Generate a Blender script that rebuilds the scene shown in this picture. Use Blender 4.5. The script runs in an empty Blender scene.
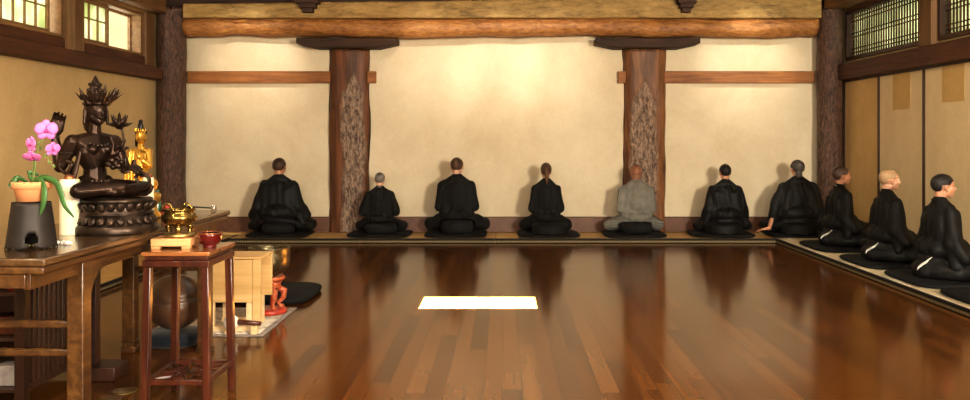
import bpy, bmesh, math, random
from mathutils import Vector, Matrix, Quaternion, noise
PI = math.pi
S = bpy.context.scene
COL = S.collection
F, CX, CY, H = 850.0, 503.0, 138.0, 1.3        # focal (px), vanishing point, eye height

def V(*a): return Vector(a)
def at(px, py, D):                              # photo pixel + distance -> world point
    return Vector(((px-CX)*D/F, D, H-(py-CY)*D/F))

# ------------------------------------------------------------------ materials
MATS = {}
def _new(name):
    m = bpy.data.materials.new(name); m.use_nodes = True
    nt = m.node_tree; b = nt.nodes['Principled BSDF']
    MATS[name] = m
    return m, nt, b
def ramp(nt, fac, stops):
    r = nt.nodes.new('ShaderNodeValToRGB'); e = r.color_ramp.elements
    while len(e) < len(stops): e.new(0.5)
    for el, (p, c) in zip(e, stops): el.position = p; el.color = (*c, 1)
    nt.links.new(fac, r.inputs[0]); return r.outputs[0]
def coords(nt, scale=(1,1,1), rot=(0,0,0), kind='Object'):
    t = nt.nodes.new('ShaderNodeTexCoord'); mp = nt.nodes.new('ShaderNodeMapping')
    mp.inputs['Scale'].default_value = scale; mp.inputs['Rotation'].default_value = rot
    nt.links.new(t.outputs[kind], mp.inputs[0]); return mp.outputs[0]
def noise_tex(nt, vec, scale, detail=4, rough=.6, dist=0):
    n = nt.nodes.new('ShaderNodeTexNoise'); n.inputs['Scale'].default_value = scale
    n.inputs['Detail'].default_value = detail; n.inputs['Roughness'].default_value = rough
    n.inputs['Distortion'].default_value = dist
    nt.links.new(vec, n.inputs['Vector']); return n.outputs[0]
def bump(nt, b, h, strength=.3, dist=.01):
    n = nt.nodes.new('ShaderNodeBump'); n.inputs['Strength'].default_value = strength
    n.inputs['Distance'].default_value = dist
    nt.links.new(h, n.inputs['Height']); nt.links.new(n.outputs[0], b.inputs['Normal'])
def math_(nt, op, a, b_=None, clamp=False):
    n = nt.nodes.new('ShaderNodeMath'); n.operation = op; n.use_clamp = clamp
    for i, v in enumerate((a, b_)):
        if v is None: continue
        if isinstance(v, (int, float)): n.inputs[i].default_value = v
        else: nt.links.new(v, n.inputs[i])
    return n.outputs[0]
def mixc(nt, fac, a, b_, mode='MIX'):
    n = nt.nodes.new('ShaderNodeMix'); n.data_type = 'RGBA'; n.blend_type = mode
    for k, v in ((0, fac), (6, a), (7, b_)):
        if isinstance(v, (int, float)): n.inputs[k].default_value = v
        elif isinstance(v, tuple): n.inputs[k].default_value = (*v, 1)
        else: nt.links.new(v, n.inputs[k])
    return n.outputs[2]
def sep(nt, vec):
    n = nt.nodes.new('ShaderNodeSeparateXYZ'); nt.links.new(vec, n.inputs[0]); return n.outputs

def simple(name, c, rough=.6, metal=0., nscale=20, var=.25, bmp=.1, coat=0., spec=.5, sheen=0., c2=None, sub=0, bdist=.004):
    m, nt, b = _new(name)
    v = coords(nt); n = noise_tex(nt, v, nscale)
    lo = tuple(x*(1-var) for x in c) if c2 is None else c2
    hi = tuple(min(1, x*(1+var)) for x in c) if c2 is None else c
    nt.links.new(ramp(nt, n, [(.3, lo), (.7, hi)]), b.inputs['Base Color'])
    b.inputs['Roughness'].default_value = rough; b.inputs['Metallic'].default_value = metal
    b.inputs['Coat Weight'].default_value = coat; b.inputs['Coat Roughness'].default_value = .12
    b.inputs['Specular IOR Level'].default_value = spec
    b.inputs['Sheen Weight'].default_value = sheen
    if sub: b.inputs['Subsurface Weight'].default_value = sub; b.inputs['Subsurface Scale'].default_value = .01
    if bmp: bump(nt, b, n, bmp, bdist)
    return m
def wood(name, lo, hi, axis='x', rough=.5, gs=6, coat=0., bmp=.25, stretch=.06, knots=True, mid=None):
    m, nt, b = _new(name)
    sc = {'x': (stretch,1,1), 'y': (1,stretch,1), 'z': (1,1,stretch)}[axis]
    v = coords(nt, sc)
    n1 = noise_tex(nt, v, gs*6, 6, .65, .6)
    n2 = noise_tex(nt, coords(nt), 2.2, 3)
    f = math_(nt, 'ADD', math_(nt, 'MULTIPLY', n1, .7), math_(nt, 'MULTIPLY', n2, .35))
    md = mid or tuple((a+c)/2 for a, c in zip(lo, hi))
    nt.links.new(ramp(nt, f, [(.36, lo), (.52, md), (.7, hi)]), b.inputs['Base Color'])
    b.inputs['Roughness'].default_value = rough
    b.inputs['Coat Weight'].default_value = coat; b.inputs['Coat Roughness'].default_value = .15
    bump(nt, b, n1, bmp, .006)
    return m
def plaster(name, lo, hi):
    m, nt, b = _new(name)
    v = coords(nt)
    n = noise_tex(nt, v, 1.3, 7, .62, .4); n2 = noise_tex(nt, v, 26, 5, .7)
    f = math_(nt, 'ADD', math_(nt, 'MULTIPLY', n, .75), math_(nt, 'MULTIPLY', n2, .25))
    nt.links.new(ramp(nt, f, [(.33, lo), (.66, hi)]), b.inputs['Base Color'])
    b.inputs['Roughness'].default_value = .88; b.inputs['Specular IOR Level'].default_value = .25
    bump(nt, b, n2, .25, .006)
    return m

plaster('plaster', (.69,.57,.385), (.83,.73,.54))
plaster('plaster_ochre', (.52,.37,.17), (.66,.49,.255))
# floor boards, running away from the viewer
m, nt, b = _new('floor_boards')
v = coords(nt, (1,1,1), (0,0,PI/2))
q = sep(nt, v); wn = nt.nodes.new('ShaderNodeTexWhiteNoise'); wn.noise_dimensions = '1D'
nt.links.new(math_(nt, 'FLOOR', math_(nt, 'DIVIDE', q[1], .10)), wn.inputs['W'])
cb = nt.nodes.new('ShaderNodeCombineXYZ'); nt.links.new(math_(nt, 'ADD', q[0], math_(nt, 'MULTIPLY', wn.outputs['Value'], 1.7)), cb.inputs[0])
nt.links.new(q[1], cb.inputs[1])
br = nt.nodes.new('ShaderNodeTexBrick'); nt.links.new(cb.outputs[0], br.inputs['Vector'])
br.inputs['Scale'].default_value = 1.0; br.inputs['Brick Width'].default_value = 1.7
br.inputs['Row Height'].default_value = .10; br.inputs['Mortar Size'].default_value = .0022
br.inputs['Mortar Smooth'].default_value = .2; br.offset = 0; br.offset_frequency = 2
br.inputs['Color1'].default_value = (0,0,0,1); br.inputs['Color2'].default_value = (1,1,1,1)
br.inputs['Mortar'].default_value = (.35,.35,.35,1); br.inputs['Bias'].default_value = 0
vg = coords(nt, (1,.022,1))
vadd = nt.nodes.new('ShaderNodeVectorMath'); vadd.operation = 'ADD'
sclb = nt.nodes.new('ShaderNodeVectorMath'); sclb.operation = 'SCALE'; sclb.inputs['Scale'].default_value = 13
nt.links.new(br.outputs['Color'], sclb.inputs[0]); nt.links.new(vg, vadd.inputs[0]); nt.links.new(sclb.outputs[0], vadd.inputs[1])
g = noise_tex(nt, vadd.outputs[0], 17, 3, .5, .2)
f = math_(nt, 'ADD', math_(nt, 'MULTIPLY', br.outputs['Color'], .38), math_(nt, 'MULTIPLY', g, .56))
cc = ramp(nt, f, [(.2, (.060,.019,.0036)), (.45, (.120,.041,.0072)), (.65, (.165,.060,.0105)), (.95, (.25,.10,.021))])
cc = mixc(nt, math_(nt, 'MULTIPLY', br.outputs['Fac'], .65), cc, (.012,.004,.002))
nt.links.new(cc, b.inputs['Base Color'])
nr = noise_tex(nt, coords(nt), 3, 3)
nt.links.new(math_(nt, 'ADD', math_(nt, 'MULTIPLY', nr, .06), .10), b.inputs['Roughness'])
b.inputs['Specular IOR Level'].default_value = .20
b.inputs['Coat Weight'].default_value = .0; b.inputs['Coat Roughness'].default_value = .16
hh = math_(nt, 'MULTIPLY', br.outputs['Fac'], -1)
bump(nt, b, hh, .15, .001)

wood('log_wood', (.16,.055,.014), (.60,.30,.09), 'x', .55, 5.5, bmp=1., stretch=.28, mid=(.38,.165,.045))
wood('hewn_beam', (.17,.10,.03), (.55,.36,.13), 'x', .7, 4, bmp=.8, stretch=.25, mid=(.37,.235,.075))
wood('side_beam', (0.098,0.042,0.0126), (0.294,0.154,0.0525), 'y', .65, 3, bmp=.4, stretch=.1)
wood('dark_timber', (.020,.009,.005), (.085,.038,.019), 'x', .75, 4, bmp=.8)
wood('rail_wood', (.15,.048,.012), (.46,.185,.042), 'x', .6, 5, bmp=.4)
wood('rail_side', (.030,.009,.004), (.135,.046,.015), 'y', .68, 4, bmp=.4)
wood('window_wood', (0.165,0.0825,0.027), (0.36,0.2025,0.075), 'y', .5, 4, bmp=.2)
wood('window_post', (0.108,0.051,0.018), (0.252,0.132,0.051), 'z', .55, 3, bmp=.3)
wood('dark_red_wood', (0.0225,0.0072,0.0036), (0.0675,0.0234,0.0099), 'z', .45, 4, bmp=.2)
wood('table_wood', (0.03,0.012,0.0036), (0.162,0.075,0.0192), 'y', .36, 4, coat=.25, bmp=.3, mid=(0.084,0.0348,0.0096))
wood('table_top_wood', (0.0385,0.0182,0.007), (0.14,0.0735,0.028), 'y', .24, 4, coat=.6, bmp=.25)
wood('red_lacquer_wood', (0.02625,0.006,0.003), (0.15,0.045,0.015), 'z', .3, 4, coat=.4, bmp=.2, mid=(0.0675,0.015,0.006))
wood('stand_top_wood', (.15,.05,.014), (.38,.15,.045), 'x', .25, 3, coat=.6, bmp=.1)
wood('yellow_wood', (.55,.33,.12), (.78,.54,.25), 'x', .5, 3, bmp=.08)
wood('pale_wood', (.68,.48,.24), (.86,.66,.40), 'x', .5, 3, bmp=.08)
wood('orange_wood', (.55,.24,.085), (.75,.40,.18), 'x', .5, 3, bmp=.08)
wood('brown_slats', (0.02025,0.0081,0.0045), (0.0585,0.02475,0.0126), 'z', .4, 4, bmp=.2)
wood('ceiling_wood', (.10,.05,.02), (.26,.13,.055), 'y', .7, 3)
simple('black_wood', (.02,.014,.012), .4)
# peeled trunk with bark left on part of the face
def trunk(name, off, zlow, zhigh, width, bark_lo, bark_hi, wlo, whi):
    m, nt, b = _new(name)
    v = coords(nt); x, y, z = sep(nt, v)[0:3]
    vz = coords(nt, (1,1,.1)); vb = coords(nt, (1,1,.35))
    g = noise_tex(nt, vz, 14, 6, .65, .8)
    wcol = ramp(nt, g, [(.32, wlo), (.7, whi)])
    bn = noise_tex(nt, vb, 34, 5, .75, .5)
    bcol = ramp(nt, bn, [(.38, bark_lo), (.50, tuple((a+c)*.45 for a, c in zip(bark_lo, bark_hi))), (.66, bark_hi)])
    wob = math_(nt, 'MULTIPLY', math_(nt, 'SUBTRACT', noise_tex(nt, vb, 4, 4), .5), .22)
    ax = math_(nt, 'ABSOLUTE', math_(nt, 'ADD', math_(nt, 'SUBTRACT', x, off), wob))
    taper = math_(nt, 'MULTIPLY', math_(nt, 'SUBTRACT', zhigh, z), .55)
    w = math_(nt, 'MINIMUM', taper, width)
    msk = math_(nt, 'MULTIPLY', math_(nt, 'SUBTRACT', w, ax), 22, True)
    nt.links.new(mixc(nt, msk, wcol, bcol), b.inputs['Base Color'])
    nt.links.new(math_(nt, 'SUBTRACT', .55, math_(nt, 'MULTIPLY', msk, .1)), b.inputs['Roughness'])
    hsum = math_(nt, 'ADD', math_(nt, 'MULTIPLY', g, .25), math_(nt, 'MULTIPLY', math_(nt, 'MULTIPLY', bn, msk), 1.2))
    bump(nt, b, hsum, .8, .02)
trunk('trunk_a', .06, 0, 2.20, .17, (.055,.022,.010), (.50,.35,.25), (.050,.018,.008), (.24,.090,.034))
trunk('trunk_b', -.02, 0, 2.12, .19, (.060,.024,.011), (.50,.34,.235), (.065,.022,.009), (.36,.15,.050))
trunk('trunk_corner', .0, 0, 9, .9, (.028,.010,.005), (.19,.095,.055), (.05,.02,.01), (.2,.09,.04))

# straw tatami surface, cloth border, stitched side
m, nt, b = _new('tatami_straw')
v = coords(nt, (1,1,1)); w = nt.nodes.new('ShaderNodeTexWave'); w.inputs['Scale'].default_value = 60; w.inputs['Distortion'].default_value = 1
w.bands_direction = 'Y'; nt.links.new(v, w.inputs[0]); n = noise_tex(nt, coords(nt,(3,3,1)), 3)
nt.links.new(mixc(nt, .35, ramp(nt, n, [(.3,(.55,.33,.10)),(.7,(.72,.48,.19))]), ramp(nt, w.outputs['Color'], [(0,(.42,.25,.08)),(1,(.75,.5,.22))])), b.inputs['Base Color'])
b.inputs['Roughness'].default_value = .6
m, nt, b = _new('tatami_pale')
v = coords(nt, (1,1,1)); n = noise_tex(nt, coords(nt,(3,.6,1)), 6)
nt.links.new(ramp(nt, n, [(.3,(.70,.60,.40)),(.7,(.86,.77,.56))]), b.inputs['Base Color'])
b.inputs['Roughness'].default_value = .6
def stitched(name, axis):
    m, nt, b = _new(name)
    v = coords(nt); w = nt.nodes.new('ShaderNodeTexWave'); w.bands_direction = axis
    w.inputs['Scale'].default_value = 15; w.inputs['Distortion'].default_value = .6
    nt.links.new(v, w.inputs[0])
    z = sep(nt, v)[2]
    zb = math_(nt, 'MULTIPLY', math_(nt, 'GREATER_THAN', z, .008), math_(nt, 'LESS_THAN', z, .030))
    k = math_(nt, 'MULTIPLY', math_(nt, 'GREATER_THAN', w.outputs['Fac'], .35), zb)
    nt.links.new(mixc(nt, k, (.020,.015,.010), (.34,.26,.13)), b.inputs['Base Color'])
    b.inputs['Roughness'].default_value = .8
stitched('stitched_x', 'X'); stitched('stitched_y', 'Y')
simple('black_border', (.012,.011,.010), .8)
# carved / lattice pattern skirting
m, nt, b = _new('skirting')
v = coords(nt, (1,1,1), (0,PI/4,0)); ck = nt.nodes.new('ShaderNodeTexWave'); ck.inputs['Scale'].default_value = 14; ck.bands_direction='X'
nt.links.new(v, ck.inputs[0]); n = noise_tex(nt, coords(nt), 14, 5)
f = math_(nt, 'ADD', math_(nt,'MULTIPLY',ck.outputs['Fac'],.35), math_(nt,'MULTIPLY',n,.65))
nt.links.new(ramp(nt, f, [(.25,(.055,.018,.008)),(.75,(.23,.092,.040))]), b.inputs['Base Color'])
b.inputs['Roughness'].default_value = .45; bump(nt, b, ck.outputs['Fac'], .4, .004)

# window paper / glass: light comes through it from outdoors
def paper(name, c1, c2, tr=.85, band=None):
    m, nt, b = _new(name)
    v = coords(nt, (1,1,1)); n = noise_tex(nt, coords(nt,(1,1.2,.8)), 2.6, 3)
    c = ramp(nt, n, [(.35, c1), (.65, c2)])
    t = nt.nodes.new('ShaderNodeBsdfTranslucent'); nt.links.new(c, t.inputs[0]); nt.links.new(c, b.inputs['Base Color'])
    mx = nt.nodes.new('ShaderNodeMixShader'); mx.inputs[0].default_value = tr
    nt.links.new(b.outputs[0], mx.inputs[1]); nt.links.new(t.outputs[0], mx.inputs[2])
    nt.links.new(mx.outputs[0], nt.nodes['Material Output'].inputs['Surface']); b.inputs['Roughness'].default_value = .6
paper('shoji_left', (.62,.68,.42), (.97,.98,.92), .92)
paper('shoji_right', (.36,.36,.24), (.60,.60,.44), .9)
# sliding panel papers
def panel_paper(name, c, d):
    m, nt, b = _new(name)
    n = noise_tex(nt, coords(nt), 3, 6, .7); n2 = noise_tex(nt, coords(nt), 60, 3, .7)
    f = math_(nt,'ADD',math_(nt,'MULTIPLY',n,.6),math_(nt,'MULTIPLY',n2,.4))
    nt.links.new(ramp(nt, f, [(.35, d), (.65, c)]), b.inputs['Base Color']); b.inputs['Roughness'].default_value = .8
panel_paper('panel_gold', (.72,.51,.23), (.58,.39,.15))
panel_paper('panel_cream', (.80,.66,.41), (.70,.55,.31))
panel_paper('patch_gold', (.66,.45,.18), (.52,.34,.12))

def cloth(name, c, rough=.85, sheen=.25, fine=90):
    m, nt, b = _new(name)
    n = noise_tex(nt, coords(nt), fine, 2); n2 = noise_tex(nt, coords(nt), 7, 4)
    f = math_(nt,'ADD',math_(nt,'MULTIPLY',n,.3),math_(nt,'MULTIPLY',n2,.7))
    nt.links.new(ramp(nt, f, [(.3, tuple(x*.65 for x in c)), (.7, tuple(x*1.3 for x in c))]), b.inputs['Base Color'])
    b.inputs['Roughness'].default_value = rough; b.inputs['Sheen Weight'].default_value = sheen
    b.inputs['Specular IOR Level'].default_value = .3
    bump(nt, b, n2, .5, .012)
cloth('black_robe', (.0065,.0062,.0062), .62, .0)
cloth('black_shirt', (.0075,.0068,.006), .8, .0)
cloth('charcoal_robe', (.010,.009,.008), .65, .0)
cloth('grey_robe', (.215,.205,.175), .9, .1)
cloth('white_cloth', (.80,.79,.74), .8, .2)
cloth('black_cushion', (.0055,.0055,.0062), .85, .0)
cloth('grey_black_cushion', (.009,.009,.0095), .85, .01)
cloth('blue_cushion', (.009,.012,.020), .9, .2)
m, nt, b = _new('grey_striped')
w = nt.nodes.new('ShaderNodeTexWave'); w.inputs['Scale'].default_value = 14; w.inputs['Distortion'].default_value = 1.5; w.bands_direction='Z'
nt.links.new(coords(nt), w.inputs[0])
nt.links.new(ramp(nt, w.outputs['Fac'], [(.2,(.10,.098,.088)),(.8,(.26,.25,.22))]), b.inputs['Base Color']); b.inputs['Roughness'].default_value = .9
simple('skin', (.60,.30,.18), .55, var=.12, bmp=.05, sub=.1)
simple('skin_pale', (.68,.38,.25), .5, var=.1, bmp=.05, sub=.1)
simple('skin_ruddy', (.34,.15,.085), .5, var=.15, bmp=.05, sub=.1)
simple('skin_tan', (.48,.23,.125), .5, var=.12, bmp=.05, sub=.1)
simple('feature_dark', (.035,.018,.012), .5, bmp=0)
simple('lip', (.42,.14,.10), .5, bmp=0)
for nm, c, vv in (('hair_brown',(.085,.042,.020),.5), ('hair_darkbrown',(.060,.030,.018),.5), ('hair_grey',(.21,.18,.155),.45), ('hair_black',(.013,.010,.009),.5),
              ('hair_stubble',(.16,.085,.055),.3), ('hair_blond',(.42,.27,.15),.25), ('hair_salt',(.075,.062,.055),.6), ('hair_pony',(.13,.055,.022),.4)):
    simple(nm, c, .6, nscale=120, var=vv, bmp=.5, bdist=.003)
simple('bronze_dark', (0.0525,0.0275,0.017), .34, .7, nscale=9, var=.5, bmp=.1, c2=(0.017,0.009,0.006))
simple('bronze_base', (0.09,0.06,0.0432), .34, .75, nscale=14, var=.5, bmp=.15, c2=(0.0216,0.0144,0.0108))
simple('gold', (.83,.50,.10), .28, .9, nscale=14, var=.2, bmp=.05)
simple('brass', (0.3025,0.198,0.0605), .25, .95, nscale=10, var=.3, bmp=.05)
simple('brass_worn', (.40,.29,.12), .3, .9, nscale=12, var=.35, bmp=.15)
simple('bowl_bronze', (0.15,0.12,0.0675), .33, .85, nscale=30, var=.5, bmp=.4)
simple('drum_wood', (0.0975,0.0465,0.02475), .38, 0, nscale=6, var=.35, bmp=.15, coat=.25)
simple('terracotta', (.72,.32,.14), .8, var=.12, bmp=.1)
simple('iron', (0.0275,0.021,0.018), .55, .35, nscale=18, var=.3)
simple('leaf', (.045,.12,.028), .35, var=.35, nscale=9)
simple('stem_green', (.16,.22,.06), .5)
simple('petal_pink', (.75,.20,.52), .5, var=.2, nscale=40, sub=.1)
simple('petal_dark', (.45,.04,.22), .5)
simple('wax', (.86,.78,.58), .45, var=.05, nscale=4, bmp=.02, sub=.25)
simple('copper', (.42,.17,.08), .25, .8)
simple('red_glass', (0.102,0.006,0.006), .12, 0, var=.3, coat=1, bmp=0)
simple('red_lacquer', (.42,.045,.022), .3, 0, nscale=22, var=.4, coat=.3, bmp=.2)
simple('red_gilt', (.55,.20,.08), .35, .2, nscale=40, var=.5, c2=(.40,.04,.02))
simple('green_glaze', (.03,.12,.075), .25, coat=.5)
simple('white_paper', (.85,.84,.80), .7, var=.05)
simple('white_ball', (.88,.82,.72), .7, var=.05, nscale=12)
simple('black_iron', (.012,.011,.010), .35, .5)
simple('steel', (.7,.68,.62), .2, .95)
m, nt, b = _new('mat_fabric')
ck = nt.nodes.new('ShaderNodeTexVoronoi'); ck.inputs['Scale'].default_value = 16; nt.links.new(coords(nt), ck.inputs[0])
nt.links.new(ramp(nt, ck.outputs['Distance'], [(.1,(.30,.25,.20)),(.6,(.62,.55,.46))]), b.inputs['Base Color']); b.inputs['Roughness'].default_value = .9
simple('mat_border', (.34,.30,.28), .9)
simple('outside_wall', (.22,.145,.065), .9, nscale=3, var=.15)
M = MATS

# ------------------------------------------------------------------ mesh builder
class MB:
    def __init__(s): s.bm = bmesh.new(); s.mi = 0
    def _add(s, t):
        me = bpy.data.meshes.new('t'); t.to_mesh(me); t.free()
        n0 = len(s.bm.faces); s.bm.from_mesh(me); bpy.data.meshes.remove(me)
        s.bm.faces.ensure_lookup_table()
        if s.mi:
            for f in s.bm.faces[n0:]: f.material_index = s.mi
        return s
    def box(s, lo, hi, rot=None, c=None):
        t = bmesh.new(); bmesh.ops.create_cube(t, size=1)
        lo, hi = Vector(lo), Vector(hi); d = hi-lo; m = (lo+hi)/2
        for v in t.verts: v.co = Vector((v.co.x*d.x, v.co.y*d.y, v.co.z*d.z))
        if rot: bmesh.ops.transform(t, matrix=rot.to_4x4(), verts=t.verts)
        for v in t.verts: v.co += m
        return s._add(t)
    def bar(s, p0, p1, w, h, up=(0,0,1)):
        p0, p1 = Vector(p0), Vector(p1); d = (p1-p0); L = d.length; d.normalize()
        up = Vector(up)
        if abs(d.dot(up)) > .98: up = Vector((0,1,0))
        x = d.cross(up).normalized(); z = x.cross(d)
        t = bmesh.new(); bmesh.ops.create_cube(t, size=1); m = (p0+p1)/2
        for v in t.verts: v.co = m + x*v.co.x*w + d*v.co.y*L + z*v.co.z*h
        return s._add(t)
    def ell(s, c, r, rot=None, sub=3):
        t = bmesh.new(); bmesh.ops.create_icosphere(t, subdivisions=sub, radius=1)
        if isinstance(r, (int, float)): r = (r, r, r)
        for v in t.verts: v.co = Vector((v.co.x*r[0], v.co.y*r[1], v.co.z*r[2]))
        if rot: bmesh.ops.transform(t, matrix=rot.to_4x4(), verts=t.verts)
        for v in t.verts: v.co += Vector(c)
        return s._add(t)
    def hull(s, balls, sub=2):
        t = bmesh.new()
        for c, r in balls:
            if isinstance(r, (int, float)): r = (r, r, r)
            ret = bmesh.ops.create_icosphere(t, subdivisions=sub, radius=1)
            for v in ret['verts']: v.co = Vector((v.co.x*r[0]+c[0], v.co.y*r[1]+c[1], v.co.z*r[2]+c[2]))
        for f in list(t.faces): t.faces.remove(f)
        for e in list(t.edges): t.edges.remove(e)
        ret = bmesh.ops.convex_hull(t, input=t.verts)
        dead = [v for v in t.verts if not v.link_faces]
        bmesh.ops.delete(t, geom=dead, context='VERTS')
        bmesh.ops.recalc_face_normals(t, faces=t.faces)
        return s._add(t)
    def chain(s, pts, radii, sub=2):
        for i in range(len(pts)-1): s.hull([(pts[i], radii[i]), (pts[i+1], radii[i+1])], sub)
        return s
    def tube(s, pts, radii, seg=10, cap=True, flat=1.0):
        pts = [Vector(p) for p in pts]
        if isinstance(radii, (int, float)): radii = [radii]*len(pts)
        t = bmesh.new(); rings = []; ref = None
        for i, p in enumerate(pts):
            d = (pts[min(i+1, len(pts)-1)] - pts[max(i-1, 0)]).normalized()
            if ref is None: ref = Vector((0,0,1)) if abs(d.z) < .9 else Vector((0,1,0))
            x = d.cross(ref)
            if x.length < 1e-4: x = d.cross(Vector((1,.1,.2)))
            x.normalize(); y = x.cross(d).normalized(); ref = y
            rings.append([t.verts.new(p + (x*math.cos(a)*radii[i] + y*math.sin(a)*radii[i]*flat)) for a in [2*PI*k/seg for k in range(seg)]])
        for i in range(len(rings)-1):
            for k in range(seg): t.faces.new((rings[i][k], rings[i][(k+1)%seg], rings[i+1][(k+1)%seg], rings[i+1][k]))
        if cap: t.faces.new(rings[0][::-1]); t.faces.new(rings[-1])
        bmesh.ops.recalc_face_normals(t, faces=t.faces)
        return s._add(t)
    def lathe(s, prof, c=(0,0,0), seg=40, sx=1, sy=1, sup=2.0, fn=None):
        t = bmesh.new(); rings = []; c = Vector(c)
        for r, z in prof:
            ring = []
            for k in range(seg):
                a = 2*PI*k/seg; ca, sa = math.cos(a), math.sin(a)
                q = 1.0 if sup == 2.0 else (abs(ca)**sup + abs(sa)**sup)**(-1/sup)
                rr = max(r, 1e-4)*q*(fn(a, z) if fn else 1)
                ring.append(t.verts.new(c + Vector((rr*ca*sx, rr*sa*sy, z))))
            rings.append(ring)
        for i in range(len(rings)-1):
            for k in range(seg): t.faces.new((rings[i][k], rings[i][(k+1)%seg], rings[i+1][(k+1)%seg], rings[i+1][k]))
        t.faces.new(rings[0][::-1]); t.faces.new(rings[-1])
        bmesh.ops.remove_doubles(t, verts=t.verts, dist=2e-4)
        bmesh.ops.recalc_face_normals(t, faces=t.faces)
        return s._add(t)
    def prism(s, poly, y0, y1, plane='xz'):
        t = bmesh.new()
        def mk(u, v, w): return {'xz': Vector((u, w, v)), 'xy': Vector((u, v, w)), 'yz': Vector((w, u, v))}[plane]
        a = [t.verts.new(mk(u, v, y0)) for u, v in poly]; b_ = [t.verts.new(mk(u, v, y1)) for u, v in poly]
        n = len(poly)
        t.faces.new(a); t.faces.new(b_[::-1])
        for i in range(n): t.faces.new((a[i], b_[i], b_[(i+1)%n], a[(i+1)%n]))
        bmesh.ops.recalc_face_normals(t, faces=t.faces)
        return s._add(t)
    def surf(s, fn, nu, nv, close_u=False):
        t = bmesh.new(); g = [[t.verts.new(fn(i/nu, j/nv)) for j in range(nv+1)] for i in range(nu+1)]
        for i in range(nu):
            for j in range(nv): t.faces.new((g[i][j], g[i+1][j], g[i+1][j+1], g[i][j+1]))
        return s._add(t)
    def build(s, name, mat, parent=None, bevel=0, smooth=True, voxel=0, sm=0, disp=None, solid=0, subd=0, seg=2):
        me = bpy.data.meshes.new(name); s.bm.to_mesh(me); s.bm.free()
        o = bpy.data.objects.new(name, me); COL.objects.link(o)
        if voxel:
            r = o.modifiers.new('r', 'REMESH'); r.mode = 'VOXEL'; r.voxel_size = voxel
            if sm:
                q = o.modifiers.new('s', 'SMOOTH'); q.factor = .5; q.iterations = sm
            dg = bpy.context.evaluated_depsgraph_get(); dg.update()
            me2 = bpy.data.meshes.new_from_object(o.evaluated_get(dg)); o.modifiers.clear()
            o.data = me2; bpy.data.meshes.remove(me); me = me2; me.name = name
        if disp:
            ns = [v.normal.copy() for v in me.vertices]
            for v, n in zip(me.vertices, ns): v.co = disp(v.co.copy(), n)
            me.update()
        for mm in (mat if isinstance(mat, (list, tuple)) else [mat]): me.materials.append(M[mm])
        if bevel:
            q = o.modifiers.new('b', 'BEVEL'); q.width = bevel; q.segments = seg; q.limit_method = 'ANGLE'; q.angle_limit = .6
        if solid:
            q = o.modifiers.new('s', 'SOLIDIFY'); q.thickness = solid; q.offset = 0
        if subd:
            q = o.modifiers.new('u', 'SUBSURF'); q.levels = subd; q.render_levels = subd
        if smooth:
            for p in me.polygons: p.use_smooth = True
            if bevel or smooth == 'auto':
                try: me.set_sharp_from_angle(angle=.7)
                except Exception: pass
        if parent is not None: o.parent = parent
        return o

def tag(o, label=None, cat=None, group=None, kind=None):
    if label: o['label'] = label
    if cat: o['category'] = cat
    if group: o['group'] = group
    if kind: o['kind'] = kind
    return o
def thing(name, label, cat, loc=(0,0,0), rz=0, group=None, scale=1):
    o = bpy.data.objects.new(name, None); COL.objects.link(o); o.empty_display_size = .1
    o.location = loc; o.rotation_euler = (0,0,rz); o.scale = (scale,)*3
    return tag(o, label, cat, group)
def struct(mb, name, mat, bevel=0, label=None, cat=None, **k):
    o = mb.build(name, mat, None, bevel, **k); return tag(o, label, cat, None, 'structure')

# ------------------------------------------------------------------ room shell
XL, XR, YB, YF, ZC = -4.55, 4.50, 11.36, -3.2, 3.25
struct(MB().box((XL-.2,YF-.2,-.1),(XR+.2,YB+.2,0)), 'floor', 'floor_boards', label='glossy reddish-brown wooden floor of long narrow boards', cat='floor', smooth=False)
# ceiling with the skylight opening over the lit patch
sx0, sx1, sy0, sy1 = -.64, .26, 6.48, 6.95
c = MB()
c.box((XL-.2,YF-.2,ZC),(sx0,YB+.2,ZC+.12)).box((sx1,YF-.2,ZC),(XR+.2,YB+.2,ZC+.12))
c.box((sx0,YF-.2,ZC),(sx1,sy0,ZC+.12)).box((sx0,sy1,ZC),(sx1,YB+.2,ZC+.12))
struct(c, 'ceiling', 'ceiling_wood', smooth=False)
struct(MB().box((XL-.2,YB,0),(XR+.2,YB+.15,ZC)), 'wall_back', 'plaster', label='cream plaster wall behind the row of sitters', cat='wall', smooth=False)
struct(MB().box((XL-.2,YF-.15,0),(XR+.2,YF,ZC)), 'wall_front', 'plaster_ochre', smooth=False)
W1 = (6.75, 8.72); W2 = (8.95, 10.64); WZ = (2.33, 2.86)
w = MB().box((XL-.15,YF,0),(XL,YB,WZ[0])).box((XL-.15,YF,WZ[1]),(XL,YB,ZC))
w.box((XL-.15,YF,WZ[0]),(XL,W1[0],WZ[1])).box((XL-.15,W1[1],WZ[0]),(XL,W2[0],WZ[1])).box((XL-.15,W2[1],WZ[0]),(XL,YB,WZ[1]))
struct(w, 'wall_left', 'plaster_ochre', smooth=False, label='ochre plaster wall behind the altar table', cat='wall')
R1 = (9.02, 11.08); R2 = (6.7, 8.72); RZ = (2.30, 2.95)
w = MB().box((XR+.0,YF,0),(XR+.15,YB,RZ[0])).box((XR,YF,RZ[1]),(XR+.15,YB,ZC))
w.box((XR,YF,RZ[0]),(XR+.15,R2[0],RZ[1])).box((XR,R2[1],RZ[0]),(XR+.15,R1[0],RZ[1])).box((XR,R1[1],RZ[0]),(XR+.15,YB,RZ[1]))
struct(w, 'wall_right', 'plaster_ochre', smooth=False)
struct(MB().box((-4.1,YB-.03,0),(4.06,YB,.25)).box((-4.1,YB-.036,.235),(4.06,YB,.25)), 'baseboard_back', 'skirting', .004)
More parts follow.
